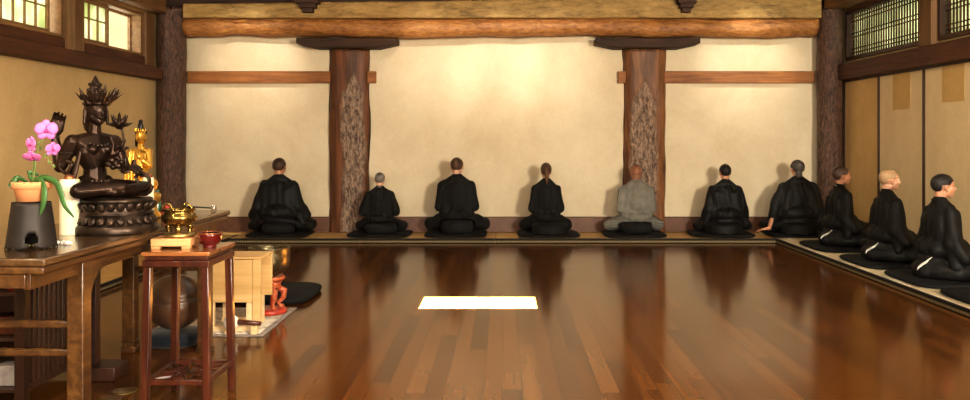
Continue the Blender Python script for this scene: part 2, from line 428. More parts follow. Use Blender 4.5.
struct(MB().box((XL,YF,0),(XL+.03,10.9,.25)), 'baseboard_left', 'dark_red_wood', .004)
struct(MB().box((XR-.045,5.0,0),(XR,11.06,.24)), 'baseboard_right', 'dark_red_wood', .004)

def rough_x(amp, sc, seed, knots=()):
    pass
    def f(co, n):
        k = noise.noise(Vector((co.x*sc+seed, co.y*6, co.z*6)))*amp + noise.noise(Vector((co.x*sc*5+seed, co.y*14, co.z*14)))*amp*.35
        return co + n*k
    return f
# log beam along the back wall, squared beam on it
b = MB(); N = 120
pts = [(-4.16+8.27*i/N, 11.16, 2.752+.012*math.sin(i*.11)) for i in range(N+1)]
b.tube(pts, [.125+.010*noise.noise(Vector((i*.13,3,1)))+.008*noise.noise(Vector((i*.5,7,1))) for i in range(N+1)], 22, flat=1.0)
o = b.build('log_beam', 'log_wood', disp=rough_x(.022, 2.2, 3.1)); tag(o, 'round peeled orange-brown log running the full width above the back wall', 'beam')
b = MB(); 
n = 80
for i in range(n): pass
def beamshape(u, v): return V(0,0,0)
b.box((-4.14,10.98,2.852),(4.12,11.20,3.035))
bmesh.ops.subdivide_edges(b.bm, edges=[e for e in b.bm.edges if abs(e.verts[0].co.x-e.verts[1].co.x) > 1], cuts=70)
for v in b.bm.verts:
    if v.co.z > 3: v.co.z += .10*(v.co.x+4.14)/8.26
o = b.build('squared_beam', 'hewn_beam', bevel=.014, disp=rough_x(.008, 1.1, 9)); tag(o, 'olive-brown squared timber lying on top of the round log', 'beam')
b = MB().box((-4.5,11.215,3.03),(4.45,11.345,3.245)); tag(b.build('upper_beam', 'dark_timber', bevel=.01), 'dark timber above the olive-brown squared beam at the top edge', 'beam')
for x, wd, lab in ((-2.50,.15,'stepped wooden block on the squared beam above the post beside the sitter with grey hair'), (2.35,.12,'stepped wooden block on the squared beam above the post behind the sitter in grey')):
    t = thing('beam_bracket', lab, 'bracket', (x, 10.965, 2.90))
    MB().box((-wd,-.16,.12),(wd,0,.19)).build('top_step', 'dark_timber', t, .006)
    MB().box((-wd*.72,-.13,.065),(wd*.72,0,.12)).build('middle_step', 'dark_timber', t, .006)
    MB().box((-wd*.45,-.10,.01),(wd*.45,0,.065)).build('bottom_step', 'dark_timber', t, .006)
# bolsters and posts
def bolster(xc, hw, lab):
    z0, z1 = 2.475, 2.618
    p = [(xc-hw,z1-.016),(xc+hw,z1-.016),(xc+hw,z1-.088),(xc+hw*.62,z0),(xc-hw*.62,z0),(xc-hw,z1-.088)]
    b = MB().prism(p, 11.03, 11.355)
    o = b.build('timber_bolster', 'dark_timber', bevel=.012); tag(o, lab, 'bolster')
bolster(-2.035, .655, 'dark tapered timber bolster on the post beside the sitter with grey hair')
bolster(1.885, .68, 'dark tapered timber bolster on the post behind the sitter in grey')
def post(name, xc, hw, hd, yb, z1, mat, lab, seed, round_=False, amp=.022):
    b = MB(); nz = 60; seg = 48
    t = bmesh.new(); rings = []
    for i in range(nz+1):
        z = z1*i/nz; ring = []
        for k in range(seg):
            a = 2*PI*k/seg; ca, sa = math.cos(a), math.sin(a)
            q = 1 if round_ else (abs(ca)**3+abs(sa)**3)**(-1/3)
            nn = 1 + amp/hw*(noise.noise(Vector((ca*1.2+seed, sa*1.2, z*1.7)))*1.2 + .5*noise.noise(Vector((ca*4+seed, sa*4, z*3.5))))
            fl = 1 + .07*math.exp(-z*5)
            x = ca*q*hw*nn*fl; y = sa*q*hd*nn
            if not round_: y = min(y, 0) if y > 0 else y
            ring.append(t.verts.new((x, y, z)))
        rings.append(ring)
    for i in range(nz):
        for k in range(seg): t.faces.new((rings[i][k], rings[i][(k+1)%seg], rings[i+1][(k+1)%seg], rings[i+1][k]))
    t.faces.new(rings[0][::-1]); t.faces.new(rings[-1])
    b._add(t); o = b.build(name, mat); o.location = (xc, yb-(.004 if not round_ else 0), 0)
    return tag(o, lab, 'post')
post('timber_post', -2.045, .265, .13, YB, 2.475, 'trunk_a', 'thick tree-trunk post with a pale bark streak, beside the sitter with grey hair', 1.3)
post('timber_post', 1.885, .275, .13, YB, 2.475, 'trunk_b', 'thick tree-trunk post with flecked bark, directly behind the sitter in grey', 5.7)
post('timber_post', -4.335, .175, .175, 11.13, 3.0, 'trunk_corner', 'round bark-covered corner post where the ochre wall meets the back wall', 8.2, True, .012)
post('timber_post', 4.285, .158, .158, 11.15, 3.0, 'trunk_corner', 'dark round corner post where the paper panels meet the back wall', 12.9, True, .012)
# thin rails on the back wall
for i, (x0, x1, lab) in enumerate(((-4.19,-2.29,'brown horizontal rail on the back wall between corner post and first trunk post'),(-1.8,-1.69,'short stub of rail sticking out beside the first trunk post'),(1.53,1.63,'short stub of rail sticking out left of the second trunk post'),(2.14,4.14,'brown horizontal rail on the back wall between second trunk post and paper panels'))):
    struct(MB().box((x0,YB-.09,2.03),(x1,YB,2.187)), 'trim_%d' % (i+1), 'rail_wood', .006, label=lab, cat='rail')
# side wall rails, header beams, posts
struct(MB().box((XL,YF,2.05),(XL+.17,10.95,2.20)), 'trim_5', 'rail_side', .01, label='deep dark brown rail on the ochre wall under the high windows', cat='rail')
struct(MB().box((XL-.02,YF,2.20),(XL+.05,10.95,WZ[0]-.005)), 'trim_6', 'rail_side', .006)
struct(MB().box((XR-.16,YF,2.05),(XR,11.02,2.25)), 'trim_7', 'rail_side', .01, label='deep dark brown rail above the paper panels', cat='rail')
o = MB().box((XL,YF,2.90),(-4.33,10.95,3.12)).build('wall_plate_beam', 'side_beam', bevel=.02); tag(o, 'brown timber along the top of the ochre wall over the small windows', 'beam', kind='structure')
o = MB().box((4.15,YF,2.97),(XR,11.0,3.2)).build('wall_plate_beam', 'side_beam', bevel=.02); tag(o, 'brown timber along the top of the paper panel wall', 'beam', kind='structure')
struct(MB().box((XL,8.73,2.20),(XL+.15,8.94,2.90)), 'trim_8', 'window_post', .006)
struct(MB().box((XL,10.68,2.20),(XL+.07,10.94,2.90)), 'trim_9', 'window_post', .006)
struct(MB().box((XR-.10,8.74,2.25),(XR,9.0,2.97)), 'trim_10', 'window_post', .006)
struct(MB().box((XL,YF,WZ[1]),(XL+.05,8.73,2.90)).box((XL,8.94,WZ[1]),(XL+.05,10.68,2.90)), 'trim_11', 'window_wood', .004)
struct(MB().box((XR-.05,9.0,2.93),(XR,11.0,2.97)), 'trim_12', 'rail_side', .004)

def frame_boxes(b, x0, x1, y0, y1, z0, z1, t):
    b.box((x0,y0,z0),(x1,y1,z0+t)).box((x0,y0,z1-t),(x1,y1,z1)).box((x0,y0,z0+t),(x1,y0+t,z1-t)).box((x0,y1-t,z0+t),(x1,y1,z1-t))
# left windows
def shoji(parent, x, y0, y1, z0, z1, nv, nh, pm, fm, t=.035, w=.012):
    fr = MB(); frame_boxes(fr, x-.02, x+.02, y0, y1, z0, z1, t); f = fr.build('frame', fm, parent, .003)
    g = MB()
    for i in range(1, nv): yy = y0+t+(y1-y0-2*t)*i/nv; g.box((x-.010,yy-w/2,z0+t),(x+.012,yy+w/2,z1-t))
    for zz in nh: g.box((x-.012,y0+t,zz-w/2),(x+.014,y1-t,zz+w/2))
    g.build('muntins', fm, parent, 0, False)
    MB().box((x-.016,y0+t,z0+t),(x-.010,y1-t,z1-t)).build('pane', pm, parent, 0, False)
t = thing('window_1', None, None); t['kind'] = 'structure'; t['label'] = 'high shoji window nearest the left edge'; t['category'] = 'window'
fr = MB(); frame_boxes(fr, XL-.14, XL+.03, W1[0]+.001, W1[1]-.001, WZ[0]+.001, WZ[1]-.001, .03); fr.build('outer_frame', 'window_wood', t, .003)
shoji(t, XL-.05, W1[0]+.03, W1[1]-.13, WZ[0]+.031, WZ[1]-.031, 9, ((WZ[0]+WZ[1])/2+.03,), 'shoji_left', 'window_wood')
t = thing('window_2', None, None); t['kind'] = 'structure'; t['label'] = 'high window beside the corner post, half covered by a shoji screen'; t['category'] = 'window'
fr = MB(); frame_boxes(fr, XL-.14, XL+.03, W2[0]+.001, W2[1]-.001, WZ[0]+.001, WZ[1]-.001, .03); fr.build('outer_frame', 'window_wood', t, .003)
shoji(t, XL-.045, W2[0]+.035, W2[0]+.92, WZ[0]+.031, WZ[1]-.031, 4, ((WZ[0]+WZ[1])/2+.03,), 'shoji_left', 'window_wood')
fr = MB(); frame_boxes(fr, XL-.125, XL-.09, W2[0]+.90, W2[1]-.032, WZ[0]+.031, WZ[1]-.031, .03); fr.build('rear_frame', 'window_wood', t, .003)
# right lattice windows
def lattice(t, y0, y1):
    z0, z1 = RZ; x = XR+.03
    fr = MB(); frame_boxes(fr, XR-.04, XR+.14, y0+.001, y1-.001, z0+.001, z1-.001, .045); fr.build('outer_frame', 'dark_red_wood', t, .003)
    g = MB(); n = 30; a0, a1 = y0+.046, y1-.046
    for i in range(1, n): yy = a0+(a1-a0)*i/n; g.box((x-.008,yy-.006,z0+.046),(x+.010,yy+.006,z1-.046))
    for k in (.10,.15,.30,.35,.50,.55): g.box((x-.014,a0,z0+k-.005),(x+.004,a1,z0+k+.005))
    g.build('lattice', 'rail_side', t, 0, False)
    MB().box((x+.03,a0,z0+.046),(x+.036,a1,z1-.046)).build('pane', 'shoji_right', t, 0, False)
t = thing('window_3', None, None); t['kind'] = 'structure'; t['label'] = 'high lattice window next to the dark corner post'; t['category'] = 'window'; lattice(t, *R1)
t = thing('window_4', None, None); t['kind'] = 'structure'; t['label'] = 'high lattice window cut by the right edge'; t['category'] = 'window'; lattice(t, *R2)
# skylight lining
t = thing('window_5', None, None); t['kind'] = 'structure'
fr = MB()
fr.box((sx0-.03,sy0-.03,ZC+.12),(sx1+.03,sy0,ZC+.18)).box((sx0-.03,sy1,ZC+.12),(sx1+.03,sy1+.03,ZC+.18)).box((sx0-.03,sy0,ZC+.12),(sx0,sy1,ZC+.18)).box((sx1,sy0,ZC+.12),(sx1+.03,sy1,ZC+.18))
fr.build('skylight_frame', 'window_wood', t, .003)
# outdoors: the neighbouring wing seen through the open half window, and ground
struct(MB().box((-7.2,6,-.1),(-7.0,22,4.6)), 'exterior_wall', 'outside_wall', smooth=False)

# sliding paper panels on the right wall
edges = [11.10, 10.08, 9.00, 7.90, 6.80, 5.70, 4.60]
pk = ['panel_gold','panel_cream','panel_cream','panel_gold','panel_cream','panel_gold']
labs = ['gold sliding paper panel next to the dark corner post','cream sliding paper panel with a small gold patch','cream sliding paper panel with a tall gold patch at its top, right edge','sliding panel','sliding panel','sliding panel']
for i in range(6):
    y1, y0 = edges[i], edges[i+1]
    t = thing('door_%d' % (i+1), labs[i] if i < 3 else None, 'sliding panel' if i < 3 else None, (XR-.05, y0, .24)); t['kind'] = 'structure'
    fr = MB(); L = y1-y0; frame_boxes(fr, -.0, .03, .001, L-.001, 0, 1.81, .026); fr.build('frame', 'dark_red_wood', t, .003)
    MB().box((.008,.026,.026),(.024,L-.026,1.784)).build('paper', pk[i], t, 0, False)
    if pk[i] == 'panel_cream':
        lo = 1.38 if i == 1 else 1.42
        MB().box((.005,L*.28,lo),(.009,L*.66,1.784)).build('patch', 'patch_gold', t, 0, False)

# ------------------------------------------------------------------ tatami
def tatami(x0, x1, y0, y1, lab, side, mat, grp):
    Z = .055; bw = .024
    t = thing('tatami_mat', lab, 'tatami mat', ((x0+x1)/2, (y0+y1)/2, 0), 0, grp)
    hx, hy = (x1-x0)/2-.002, (y1-y0)/2-.002
    b = MB().box((-hx,-hy,.004),(hx,hy,Z-.002)); b.build('mat_core', 'stitched_x' if side == 'x' else 'stitched_y', t, .004)
    if side == 'x': MB().box((-hx,-hy+bw,Z-.004),(hx,hy-bw,Z)).build('straw_surface', mat, t, .002)
    else: MB().box((-hx+bw,-hy,Z-.004),(hx-bw,hy,Z)).build('straw_surface', mat, t, .002)
    for s in (-1, 1):
        if side == 'x': MB().box((-hx,s*(hy-bw/2)-bw/2,Z-.012),(hx,s*(hy-bw/2)+bw/2,Z+.002)).build('cloth_border', 'black_border', t, .002)
        else: MB().box((s*(hx-bw/2)-bw/2,-hy,Z-.012),(s*(hx-bw/2)+bw/2,hy,Z+.002)).build('cloth_border', 'black_border', t, .002)
TF = 10.50; TB = 11.22
for x0, x1, lab in ((-3.40,-1.77,'tatami mat along the back wall under the first seated person from the altar'),(-1.77,-.10,'tatami mat along the back wall under the sitters with grey hair and with brown hair'),(-.10,1.57,'tatami mat along the back wall under the sitter with a ponytail'),(1.57,3.37,'tatami mat along the back wall under the sitter in grey')):
    tatami(x0, x1, TF, TB, lab, 'x', 'tatami_straw', 'tatami mats along the back wall')
yy = 10.98
for k, lab in enumerate(('tatami mat in the corner under the sitter with a hand on the mat','tatami mat along the paper panels under the blond shaven sitter','tatami mat along the paper panels under the black-haired sitter nearest the viewer','tatami mat along the paper panels','tatami mat along the paper panels')):
    y1 = yy; y0 = yy-1.72
    if k < 4: tatami(3.37, 4.44, y0, y1, lab, 'y', 'tatami_pale', 'tatami mats along the paper panels')
    yy = y0
yy = 10.94
for k, lab in enumerate(('tatami mat along the ochre wall, at the back corner','tatami mat along the ochre wall, under the table end seen between the legs','tatami mat along the ochre wall behind the altar table legs')):
    tatami(-4.50, -3.40, yy-1.72, yy, lab, 'y', 'tatami_straw', 'tatami mats along the ochre wall'); yy -= 1.72
# plank filling behind the back tatami
struct(MB().box((-4.08,TB+.005,0),(4.05,YB-.035,.052)), 'trim_13', 'tatami_straw', .003)
struct(MB().box((3.375,10.985,0),(4.11,TB+.004,.055)), 'trim_14', 'tatami_pale', .003)

# ------------------------------------------------------------------ cushions
def rounded_slab(b, hx, hy, z0, z1, rr=.5, puff=.0):
    prof = [(.001, z0),(.93, z0),(.985, z0+(z1-z0)*.25),(1.0, z0+(z1-z0)*.5),(.985, z0+(z1-z0)*.8),(.93, z1),(.001, z1+puff)]
    b.lathe(prof, (0,0,0), 64, hx, hy, sup=7.0 if rr == .5 else rr)
def zabuton(x, y, z, hx, hy, h, lab, rz=0, mat='black_cushion', sup=7.0, grp='flat square cushions under the sitters'):
    t = MB(); rounded_slab(t, hx, hy, 0, h, sup)
    o = t.build('flat_cushion', mat, disp=lambda co, n: co+n*.003*noise.noise(Vector((co.x*7+x,co.y*7,co.z*7))) if co.z > .01 else co)
    o.location = (x, y, z); o.rotation_euler = (0,0,rz)
    return tag(o, lab, 'cushion', grp)
ZAFU = []
def zafu(x, y, z, r, h, lab, rz=0, mat='grey_black_cushion'):
    ZAFU.append((x, y, z, r, h))
    b = MB()
    prof = [(.001,0)]+[(r*(.74+.26*math.sin(PI*k/12)**.8), h*(1-math.cos(PI*k/12))/2) for k in range(0,13)]+[(.001,h*1.02)]
    b.lathe(prof, (0,0,0), 72, 1.08, .95, fn=lambda a, z_: 1+.018*math.sin(a*26))
    o = b.build('round_cushion', mat); o.location = (x, y, z); o.rotation_euler = (0,0,rz)
    return tag(o, lab, 'cushion', 'round cushions the sitters sit on')

# ------------------------------------------------------------------ people
def vnoise(co, s, seed): return noise.noise(Vector((co.x*s[0]+seed, co.y*s[1]+seed*.7, co.z*s[2])))
def hand(b, wrist, d, nrm, side, curl=.35, sc=1.0):
    """palm and five fingers. d: pointing direction, nrm: back-of-hand normal, side: +1/-1 places the thumb"""
    w = Vector(wrist); d = Vector(d).normalized(); n = Vector(nrm); n = (n-d*n.dot(d)).normalized(); x = d.cross(n)*side
    def q(a, c_, e): return w + (d*a + x*c_ + n*e)*sc
    b.hull([(q(.0,0,0), .022*sc), (q(.035,.026,0), .015*sc), (q(.085,.030,0), .011*sc), (q(.09,-.028,0), .010*sc), (q(.035,-.026,0), .014*sc)], 2)
    for k, (off, L) in enumerate(((.030,.070),(.011,.080),(-.009,.074),(-.028,.058))):
        p0 = q(.088, off, 0); a1 = curl*.7; a2 = curl*1.8
        d1 = d*math.cos(a1)-n*math.sin(a1); d2 = d*math.cos(a2)-n*math.sin(a2); sp = x*(off*1.6)
        p1 = p0+(d1*L*.52+sp*L*.5)*sc; p2 = p1+(d2*L*.48)*sc
        b.chain([p0, p1, p2], [.0095*sc, .0085*sc, .0072*sc], 1)
    b.chain([q(.02,.028,-.004), q(.055,.056,-.012), q(.085,.062,-.02)], [.013*sc,.0105*sc,.0085*sc], 1)

HC = V(0, -.045, .885)           # head centre
def head_prims(b, c=HC, k=1.0):
    def e(p, r): b.ell(c+Vector(p)*k, tuple(q*k for q in r))
    def h(l): b.hull([(c+Vector(p)*k, r*k) for p, r in l])
    e((0,-.016,.032), (.076,.096,.083))
    h([((0,.066,-.082),.022), ((.042,.0,-.058),.022), ((-.042,.0,-.058),.022), ((.04,.045,-.012),.032), ((-.04,.045,-.012),.032), ((0,.03,-.03),.05)])
    h([((.03,.062,.038),.022), ((-.03,.062,.038),.022), ((.05,.03,.04),.025), ((-.05,.03,.04),.025)])
    h([((0,.086,.026),.008), ((0,.113,-.022),.0095)]); h([((.013,.098,-.028),.0075), ((-.013,.098,-.028),.0075), ((0,.108,-.024),.0085)])
    e((0,.087,-.047), (.024,.011,.006)); e((0,.085,-.056), (.021,.011,.007))
    for s in (1,-1):
        e((s*.032,.078,.012), (.015,.011,.009))
        b.ell(c+V(s*.077,-.012,.0)*k, (.009*k,.019*k,.032*k), Matrix.Rotation(s*.30,3,'Z') @ Matrix.Rotation(-.15,3,'X'))
        e((s*.074,-.004,-.026), (.008,.011,.010))
    h([((0,-.030,-.05),.052), ((0,-.036,-.15),.056)])
def arm_pts(s, mode):
    sh = V(s*.178,-.065,.640)
    if mode == 'lap': return [sh, V(s*.232,-.085,.375), V(s*.10,.155,.285)]
    if mode == 'mat': return [sh, V(s*.29,-.12,.42), V(s*.37,-.13,.14)]
    return [sh, V(s*.262,-.105,.39), V(s*.17,.11,.26)]
def make_body(skin, armL='lap', armR='lap'):
    b = MB(); head_prims(b)
    b.ell((0,-.075,.26), (.15,.115,.10)); b.ell((0,-.06,.40), (.125,.09,.14)); b.ell((0,-.06,.58), (.155,.095,.13))
    b.hull([((.14,-.06,.645),.045), ((-.14,-.06,.645),.045), ((0,-.07,.70),.045)])
    b.hull([((0,-.07,.76),.050), ((.08,-.06,.67),.05), ((-.08,-.06,.67),.05)])
    for s, mode in ((-1,armL),(1,armR)):
        p = arm_pts(s, mode); b.chain(p, [.045,.036,.026])
        if mode == 'mat': hand(b, p[2]+V(s*.005,0,-.035), (s*.9,.05,-.12), (0,0,1) , -s*1, .25)
        elif mode == 'elbow': hand(b, p[2], (-s*.9,.55,-.1), (0,1,.5), s, .5)
        else: hand(b, p[2], (-s*1.0,.25,-.05), (0,.3,-1), s, .25)
        b.chain([V(s*.09,-.04,.22), V(s*.33,.14,.125), V(-s*.02,.24,.10)], [.07,.052,.036])
        b.hull([((-s*.02,.24,.095),.032), ((-s*.13,.22,.10),.024)])
        for k in range(5): b.hull([((-s*.13,.225-k*.012,.10),.011), ((-s*(.165-.006*k),.225-k*.014,.10),.008)], 1)
    o = b.build('person', [skin,'feature_dark','lip'], voxel=.0062, sm=2)
    me = o.data; c = HC
    for p in me.polygons:
        q = p.center - c
        if q.y > .06:
            for s in (1,-1):
                if ((q.x-s*.032)/.015)**2 + ((q.z-.008)/.0045)**2 < 1 and q.y > .07: p.material_index = 1
                if ((q.x-s*.032)/.021)**2 + ((q.z-.032)/.005)**2 < 1: p.material_index = 1
            if abs(q.x) < .024 and -.062 < q.z < -.042 and q.y > .082: p.material_index = 2
    return o
def make_hair(o, mat, thick=.005, style='short', nape=-.055):
    c = HC; t = bmesh.new(); bmesh.ops.create_icosphere(t, subdivisions=5, radius=1)
    for v in t.verts:
        v.co = Vector((v.co.x*(.076+thick), v.co.y*(.096+thick)-.016, v.co.z*(.083+thick)+.032))
    def keep(p):
        if p.y > .063: return p.z > .085
        if p.y > .02: return p.z > .060 - (p.y-.02)*0 if p.y > .045 else p.z > .035
        if p.y > -.052: return p.z > .022 if abs(p.x) > .045 else True
        return p.z > nape
    dead = [f for f in t.faces if not keep(f.calc_center_median())]
    bmesh.ops.delete(t, geom=dead, context='FACES')
    for v in t.verts:
        if v.co.z < -.01: # follow the nape inwards
            v.co.x *= 1 - .10*min(1, (-.01-v.co.z)/.05)
        v.co += c
        v.co += (v.co-c).normalized()*.0025*noise.noise(v.co*60)
    b = MB(); b._add(t)
    if nape < -.06: b.hull([(c+V(0,-.062,-.02),.042),(c+V(0,-.056,nape-.01),.036)])
    if style == 'pony':
        pass
    h = b.build('hair', mat, o, solid=.006)
    if style == 'pony':
        p = MB(); p.ell(c+V(0,-.118,.035), (.026,.022,.026))
        p.tube([c+V(0,-.118,.035), c+V(.003,-.14,.0), c+V(.006,-.142,-.06), c+V(.008,-.135,-.12), c+V(.010,-.128,-.175)], [.018,.033,.031,.022,.005], 12, flat=.6)
        p.build('ponytail', 'hair_pony', h)
    return h
def folds(seed, amp=.010):
    def f(co, n):
        a = math.atan2(co.y+.06, co.x)
        r = math.hypot(co.x, co.y+.06)
        k = vnoise(co, (13,13,3.0), seed)*amp + vnoise(co, (26,26,8), seed+3)*amp*.45
        k += amp*.55*math.sin(a*11 + co.z*9*math.sin(seed) + 4*vnoise(co,(4,4,4),seed+9)) * min(1, r/.2)
        if co.z > .72: k *= .3
        return co + n*k
    return f
def make_robe(o, mat, legmat, seed, wide=1.0, armL='lap', armR='lap', kind='robe', collar='black_robe', full=1.0, drape=False):
    b = MB()
    b.ell((0,-.075,.50), (.185,.125,.24)); b.ell((0,-.065,.62), (.19,.115,.115))
    b.hull([((.150,-.065,.640),.074), ((-.150,-.065,.640),.074), ((0,-.075,.700),.070)])
    b.hull([((0,-.084,.766),.059), ((.12,-.065,.665),.066), ((-.12,-.065,.665),.066)])
    if kind == 'robe':
        b.hull([((.13,-.10,.58),.09), ((-.13,-.10,.58),.09), ((.17,-.11,.30),.085), ((-.17,-.11,.30),.085)])
        b.ell((0,-.09,.31), (.245*full,.185,.12))
        for s, mode in ((-1,armL),(1,armR)):
            p = arm_pts(s, mode)
            if mode == 'mat':
                b.hull([(p[0],.075), (p[1],.075), (V(s*.33,-.10,.26),.062)])
                b.hull([(p[1],.07), (V(s*.335,-.10,.20),.05), (V(s*.28,.02,.20),.06)])
            else:
                b.hull([(p[0],.077), (p[1]+V(s*.01,0,0),.075*wide)])
                b.hull([(p[1]+V(s*.01,0,0),.078*wide), (V(s*.275*wide,-.03,.26),.06), (V(s*.15,.135,.29),.048)])
                if wide > 1: b.hull([(p[1],.075), (V(s*.29,-.08,.17),.055), (V(s*.22,.06,.20),.055)])
    else:
        b.hull([((.125,-.085,.56),.075), ((-.125,-.085,.56),.075), ((.150,-.085,.30),.075), ((-.150,-.085,.30),.075)])
        b.ell((0,-.09,.27), (.195,.145,.095))
        for s, mode in ((-1,armL),(1,armR)):
            p = arm_pts(s, mode)
            if mode == 'elbow': b.hull([(p[0],.070), (p[1]+V(0,0,.03),.068), (p[1]+V(s*.005,.01,-.015),.066)])
            else: b.chain([p[0], p[1], p[2]+(p[1]-p[2])*.18], [.070,.058,.042])
    r = b.build('robe' if kind == 'robe' else 'shirt', mat, o, voxel=.0115, sm=3, disp=folds(seed))
    # lower garment over the folded legs
    l = MB()
    l.hull([((.10,-.05,.245),.105), ((-.10,-.05,.245),.105), ((0,.10,.16),.09)])
    for s in (-1, 1):
        l.hull([((s*.10,-.05,.225),.115), ((s*.355,.11,.135),.082)])
        l.hull([((s*.355,.11,.135),.082), ((s*.05,.215,.12),.068)])
        if kind == 'robe': l.hull([((s*.18,-.14,.17),.06), ((s*.36,.05,.12),.068), ((s*.2,.0,.15),.08)])
    l.hull([((.17,.12,.14),.08), ((-.17,.12,.14),.08), ((0,.2,.12),.07)])
    if kind == 'robe': l.ell((0,-.10,.215), (.215,.17,.085))
    if drape: l.ell((0,-.145,.125), (.225,.205,.085))
    if full > 1: l.hull([((.10,-.27,.115),.075),((-.10,-.24,.115),.07),((.24,-.10,.12),.085),((.33,.10,.13),.085),((.05,-.16,.22),.07)])
    def fl(co, n):
        k = vnoise(co, (9,9,9), seed+5)*.014 + vnoise(co, (22,22,22), seed+6)*.005
        q = co+n*k; q.z = max(q.z, .052); return q
    l.build('robe_skirt' if kind == 'robe' else 'trousers', legmat, o, voxel=.0115, sm=3, disp=fl)
    # collar band round the neck
    cl = MB(); pts = []
    for i in range(25):
        a = -PI*.5 + (i/24-.5)*2*PI*.86
        pts.append((.064*math.cos(a), -.077+.064*math.sin(a)*1.05, .765 - .028*(1+math.sin(a)) ))
    cl.tube(pts, .0135, 10)
    cl.build('collar', 'black_robe' if collar == 'white_cloth' else collar, o)
    if collar == 'white_cloth':
        ic = MB(); ic.tube([(x_*.93, -.077+(y_+.077)*.93, z_+.014) for x_, y_, z_ in pts], .006, 8); ic.build('white_inner_collar', collar, o)
    return r
def press(o, x, y, z, r, h, rz=0):
    """flatten the sitter's body and clothes where they rest on the round cushion"""
    bpy.context.view_layer.update()
    R_, H_ = r*1.12+.012, h*1.03+.010
    for q in [o]+list(o.children):
        if q.name.startswith(('hair','collar','white')): continue
        mw = o.matrix_world; mi = mw.inverted()
        for v in q.data.vertices:
            p = mw @ v.co
            if p.z < z-.001: p.z = z-.001; v.co = mi @ p
            if p.z > z+H_+.03: continue
            dx, dy = p.x-x, p.y-y; zc = z+h/2; dz = p.z-zc; d = math.hypot(dx, dy)
            RR = r*1.08*1.13; g = ((d/RR)**4 + (max(0,dz)/(h/2*1.16+.004))**4)**.25
            if 1e-4 < g < 1:
                if dz < 0: p = Vector((x+dx/g, y+dy/g, z-.001 if p.z < z+.02 else p.z))
                else: p = Vector((x+dx/g, y+dy/g, zc+dz/g))
                v.co = mi @ p
        q.data.update()
def person(x, y, h, rz, skin, hair, robe, legs, seed, label, kind='robe', armL='lap', armR='lap', wide=1.0, style='short', nape=-.045, thick=.004, collar='black_robe', head_turn=0, sx=1.0, full=1.0, drape=False):
    o = make_body(skin, armL, armR)
    if hair: make_hair(o, hair, thick, style, nape)
    make_robe(o, robe, legs, seed, wide, armL, armR, kind, collar, full, drape)
    k = h/1.0
    o.scale = (k*sx, k, k); o.location = (x, y, .055); o.rotation_euler = (0,0,rz)
    if head_turn:
        objs = [o]+[c for c in o.children if c.name.startswith('hair')]
        objs += [g for c in o.children for g in c.children]
        for q in objs:
            for v in q.data.vertices:
                f = min(1, max(0, (v.co.z-.775)/.06))
                if f > 0 and (abs(v.co.x) < .14):
                    R = Matrix.Rotation(head_turn*f, 3, 'Z'); p0 = V(0,-.06,0)
                    v.co = R @ (v.co-p0) + p0
    tag(o, label, 'person', 'people seated on cushions along the walls')
    if ZAFU:
        n_ = min(ZAFU, key=lambda q: math.hypot(q[0]-x, q[1]-y)); press(o, *n_)
    return o
YP = 10.92
def zh(py, s): return 1.3-(py-138)/s-.055    # height above the mat of something seen at row py
# row along the back wall
ZB = [(-2.85,'under the broad-robed person nearest the altar'),(-1.57,'under the small grey-haired person'),(-.60,'under the brown-haired person in a tight black shirt'),(.575,'under the person with a ponytail'),(1.67,'under the bald person in grey'),(2.78,'under the black-haired person in a belted robe')]
for i, (x, l) in enumerate(ZB):
    zabuton(x, 10.885, .058, .395, .325, .038, 'flat black square cushion '+l, rz=(.03,-.02,.0,.04,-.02,-.03)[i])
    zafu(x+(.02 if i else 0), 10.785, .100, .19, .125 if i != 2 else .16, 'round black cushion '+l)
person(-2.86, YP, .985, 0, 'skin_tan', 'hair_darkbrown', 'black_robe', 'black_robe', 1.1, 'person in wide-sleeved black robe with short brown hair, nearest the altar', wide=1.22, nape=-.045, sx=1.04)
person(-1.575, YP, .80, 0, 'skin_pale', 'hair_grey', 'black_shirt', 'black_shirt', 2.3, 'small person with grey hair in a short-sleeved black top', kind='shirt', armL='elbow', armR='elbow', collar='white_cloth', sx=.98)
person(-.59, YP, .99, 0, 'skin_pale', 'hair_brown', 'black_shirt', 'black_shirt', 3.7, 'person with short brown hair in a long-sleeved black shirt, hands in lap', kind='shirt', sx=1.0, nape=-.06)
person(.55, YP, .92, 0, 'skin_pale', 'hair_brown', 'black_shirt', 'black_shirt', 4.9, 'person with a long brown ponytail in a plain black top', kind='shirt', style='pony', drape=True, sx=.87, thick=.009)
person(1.70, YP, .905, .08, 'skin_ruddy', None, 'grey_robe', 'grey_striped', 6.2, 'bald person wearing a light grey jacket and striped trousers', kind='shirt', sx=1.02, collar='grey_robe')
person(2.84, YP, .905, 0, 'skin', 'hair_black', 'black_robe', 'black_robe', 7.4, 'black-haired person in a belted black robe, last but one along the back wall', wide=1.1, sx=.96, thick=.006, drape=True)
zabuton(3.73, 10.88, .058, .36, .32, .038, 'flat black square cushion under the person in the corner')
zafu(3.74, 10.77, .100, .19, .13, 'round black cushion under the person in the corner')
person(3.75, YP-.04, .96, 0, 'skin', 'hair_salt', 'charcoal_robe', 'black_robe', 8.8, 'person in a black robe in the corner, one hand resting on the mat', armL='mat', wide=1.1, nape=-.115, thick=.006, sx=1.05, drape=True)
